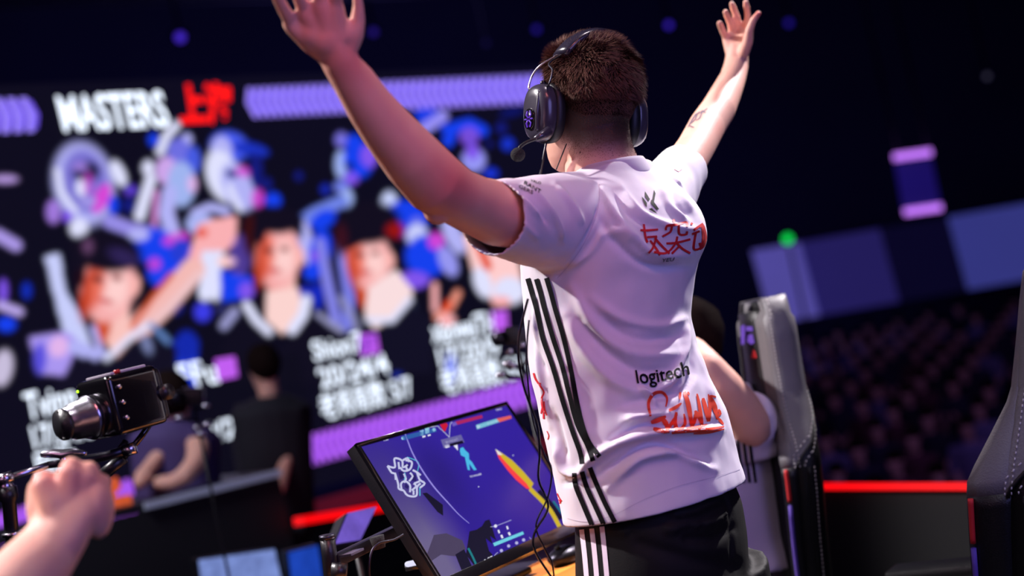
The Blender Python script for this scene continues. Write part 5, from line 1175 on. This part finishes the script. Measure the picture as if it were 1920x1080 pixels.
# small red tag and adjuster on something black beside the mid chair
pc_ = thing('equipment_case', P(1485, 1060, 3.6), 'black equipment case with a small red logo tag beside the mid-ground chair', 'case')
MB().box(P(1482, 1000, 3.75), RT * .065, UP * .48, FWD * .2).build('case_body', BLACK, pc_, smooth=False, bevel=.01)
MB().box(P(1484, 1006, 3.64), RT * .030, UP * .032, FWD * .006).build('red_tag', mat('red_tag', (150, 26, 34), .5, noise_amt=.1), pc_, smooth=False)
Print().text('W', (1478, 1000), (1490, 999), (1479, 1012), .02).lay('tag_letter', WHITEP, pc_, plane_cast(P(1484, 1006, 3.636), -FWD), .001, jump=0)
MB().ball(P(1484, 1044, 3.6), .028, .02, .014, RT, FWD, UP).build('chrome_knob', SILV, pc_)
MB().ball(P(1484, 888, 3.62), .008).build('rivet', SILV, pc_)

# ------------------------------------------------------------------ audience
rg_ = random.Random(11)
cl = [mat('crowd_cloth_%d' % i, c, .8, noise_amt=.2) for i, c in enumerate([(40, 34, 60), (70, 60, 100), (120, 112, 150), (28, 24, 44), (96, 50, 60)])]
protos = []
for k in range(5):
    b = MB(); HFk = headmesh(b, Vector((0, 0, 1.22)), X, Y, Z, 1, n=14)
    b.tube([Vector((0, 0, 1.13)), Vector((0, 0, .9))], .055, n=10)
    for sd in (-1, 1): b.tube([Vector((0, 0, .92)), Vector((.19 * sd, 0, .92)), Vector((.2 * sd, .02, .75))], .035, n=10)
    for sd in (-1, 1): b.tube([Vector((.2 * sd, .02, .75)), Vector((.16 * sd, .22, .62)), Vector((.05 * sd, .34, .68 + .05 * k))], [.04, .035, .03], n=10, dome=True)
    me_ = remesh(b.mesh(), .018, 2); tone(me_, skin_fn())
    c = MB(); c.tube([Vector((0, 0, 1.06)), Vector((0, 0, 1.0)), Vector((0, 0, .85)), Vector((0, 0, .5))], [.07, .2, .2, .18], n=14, ell=.6, ref=(1, 0, 0))
    for sd in (-1, 1): c.tube([Vector((.19 * sd, 0, .98)), Vector((.23 * sd, .02, .72))], [.065, .055], n=10, dome=True)
    for sd in (-1, 1): c.tube([Vector((.09 * sd, .02, .5)), Vector((.1 * sd, .42, .5)), Vector((.1 * sd, .44, .05))], [.085, .07, .05], n=10)
    cm_ = remesh(c.mesh(), .022, 2)
    hb = MB().ball((0, -.012, 1.26), .088, .11, .09, n=14, m_=8).mesh()
    protos.append((me_, cm_, hb))
NPC = 0
SEATM = mat('dark_seat', (16, 14, 26), .7, noise_amt=.1)
seatme = MB().box((0, -.16, .45), X * .46, Y * .08, Z * .8).box((0, .08, .4), X * .46, Y * .44, Z * .08).box((0, .0, .19), X * .4, Y * .3, Z * .38).mesh(smooth=False); seatme.materials.append(SEATM)
CN = ['charcoal', 'violet-grey', 'pale', 'black', 'dull red']
for row in range(15):
    dep = 13.0 + row * 1.0; z_ = -1.95 + row * .062; yw = math.radians(140)
    a = CAM + ray(1440, 700) * (dep + .1); b = CAM + ray(2050, 700) * (dep + .1); top_z = z_ + 0
    step = .60 * F / dep
    n_ = int(470 / step) + 1
    for i in range(n_):
        x = 1470 + (i + (row % 2) * .5) * step
        if rg_.random() < .2: continue
        g = CAM + ray(x, 700) * dep; k = rg_.randrange(5)
        e = bpy.data.objects.new('spectator', None); COL.objects.link(e); e.location = (g.x, g.y, z_); e.rotation_euler = (0, 0, yw + rg_.uniform(-.25, .25)); e.empty_display_size = .1
        kc = rg_.randrange(5)
        e['label'] = 'dim blurred seated spectator in a %s top in the crowd beyond the red strip' % CN[kc]; e['category'] = 'person'; e['group'] = 'audience beyond the stage barrier'
        for nm, me_, M in (('body', protos[k][0], SKIN), ('clothing', protos[k][1], cl[kc]), ('hair', protos[k][2], HAIRM)):
            o = bpy.data.objects.new(nm, me_); COL.objects.link(o); o.parent = e
            if len(me_.materials) == 0: me_.materials.append(M)
            o.material_slots[0].link = 'OBJECT'; o.material_slots[0].material = M
# one stepped stand under the rows
A_ = CAM + ray(1440, 700) * 12.6; B_ = CAM + ray(2080, 700) * 12.6
st_ = thing('seating_stand', Vector((5.5, 19, -2.2)), 'dark stepped seating stand carrying the crowd beyond the red strip', 'platform')
for row in range(15):
    dep = 13.0 + row * 1.0; z_ = -1.95 + row * .062
    a = CAM + ray(1440, 700) * (dep - .4); b = CAM + ray(2080, 700) * (dep - .4); c = CAM + ray(2080, 700) * (dep + .6); d_ = CAM + ray(1440, 700) * (dep + .6)
    MB().rings([[Vector((q.x, q.y, -2.2)) for q in (a, b, c, d_)], [Vector((q.x, q.y, z_ + .04)) for q in (a, b, c, d_)]]).build('step', SEATM, st_, smooth=False)
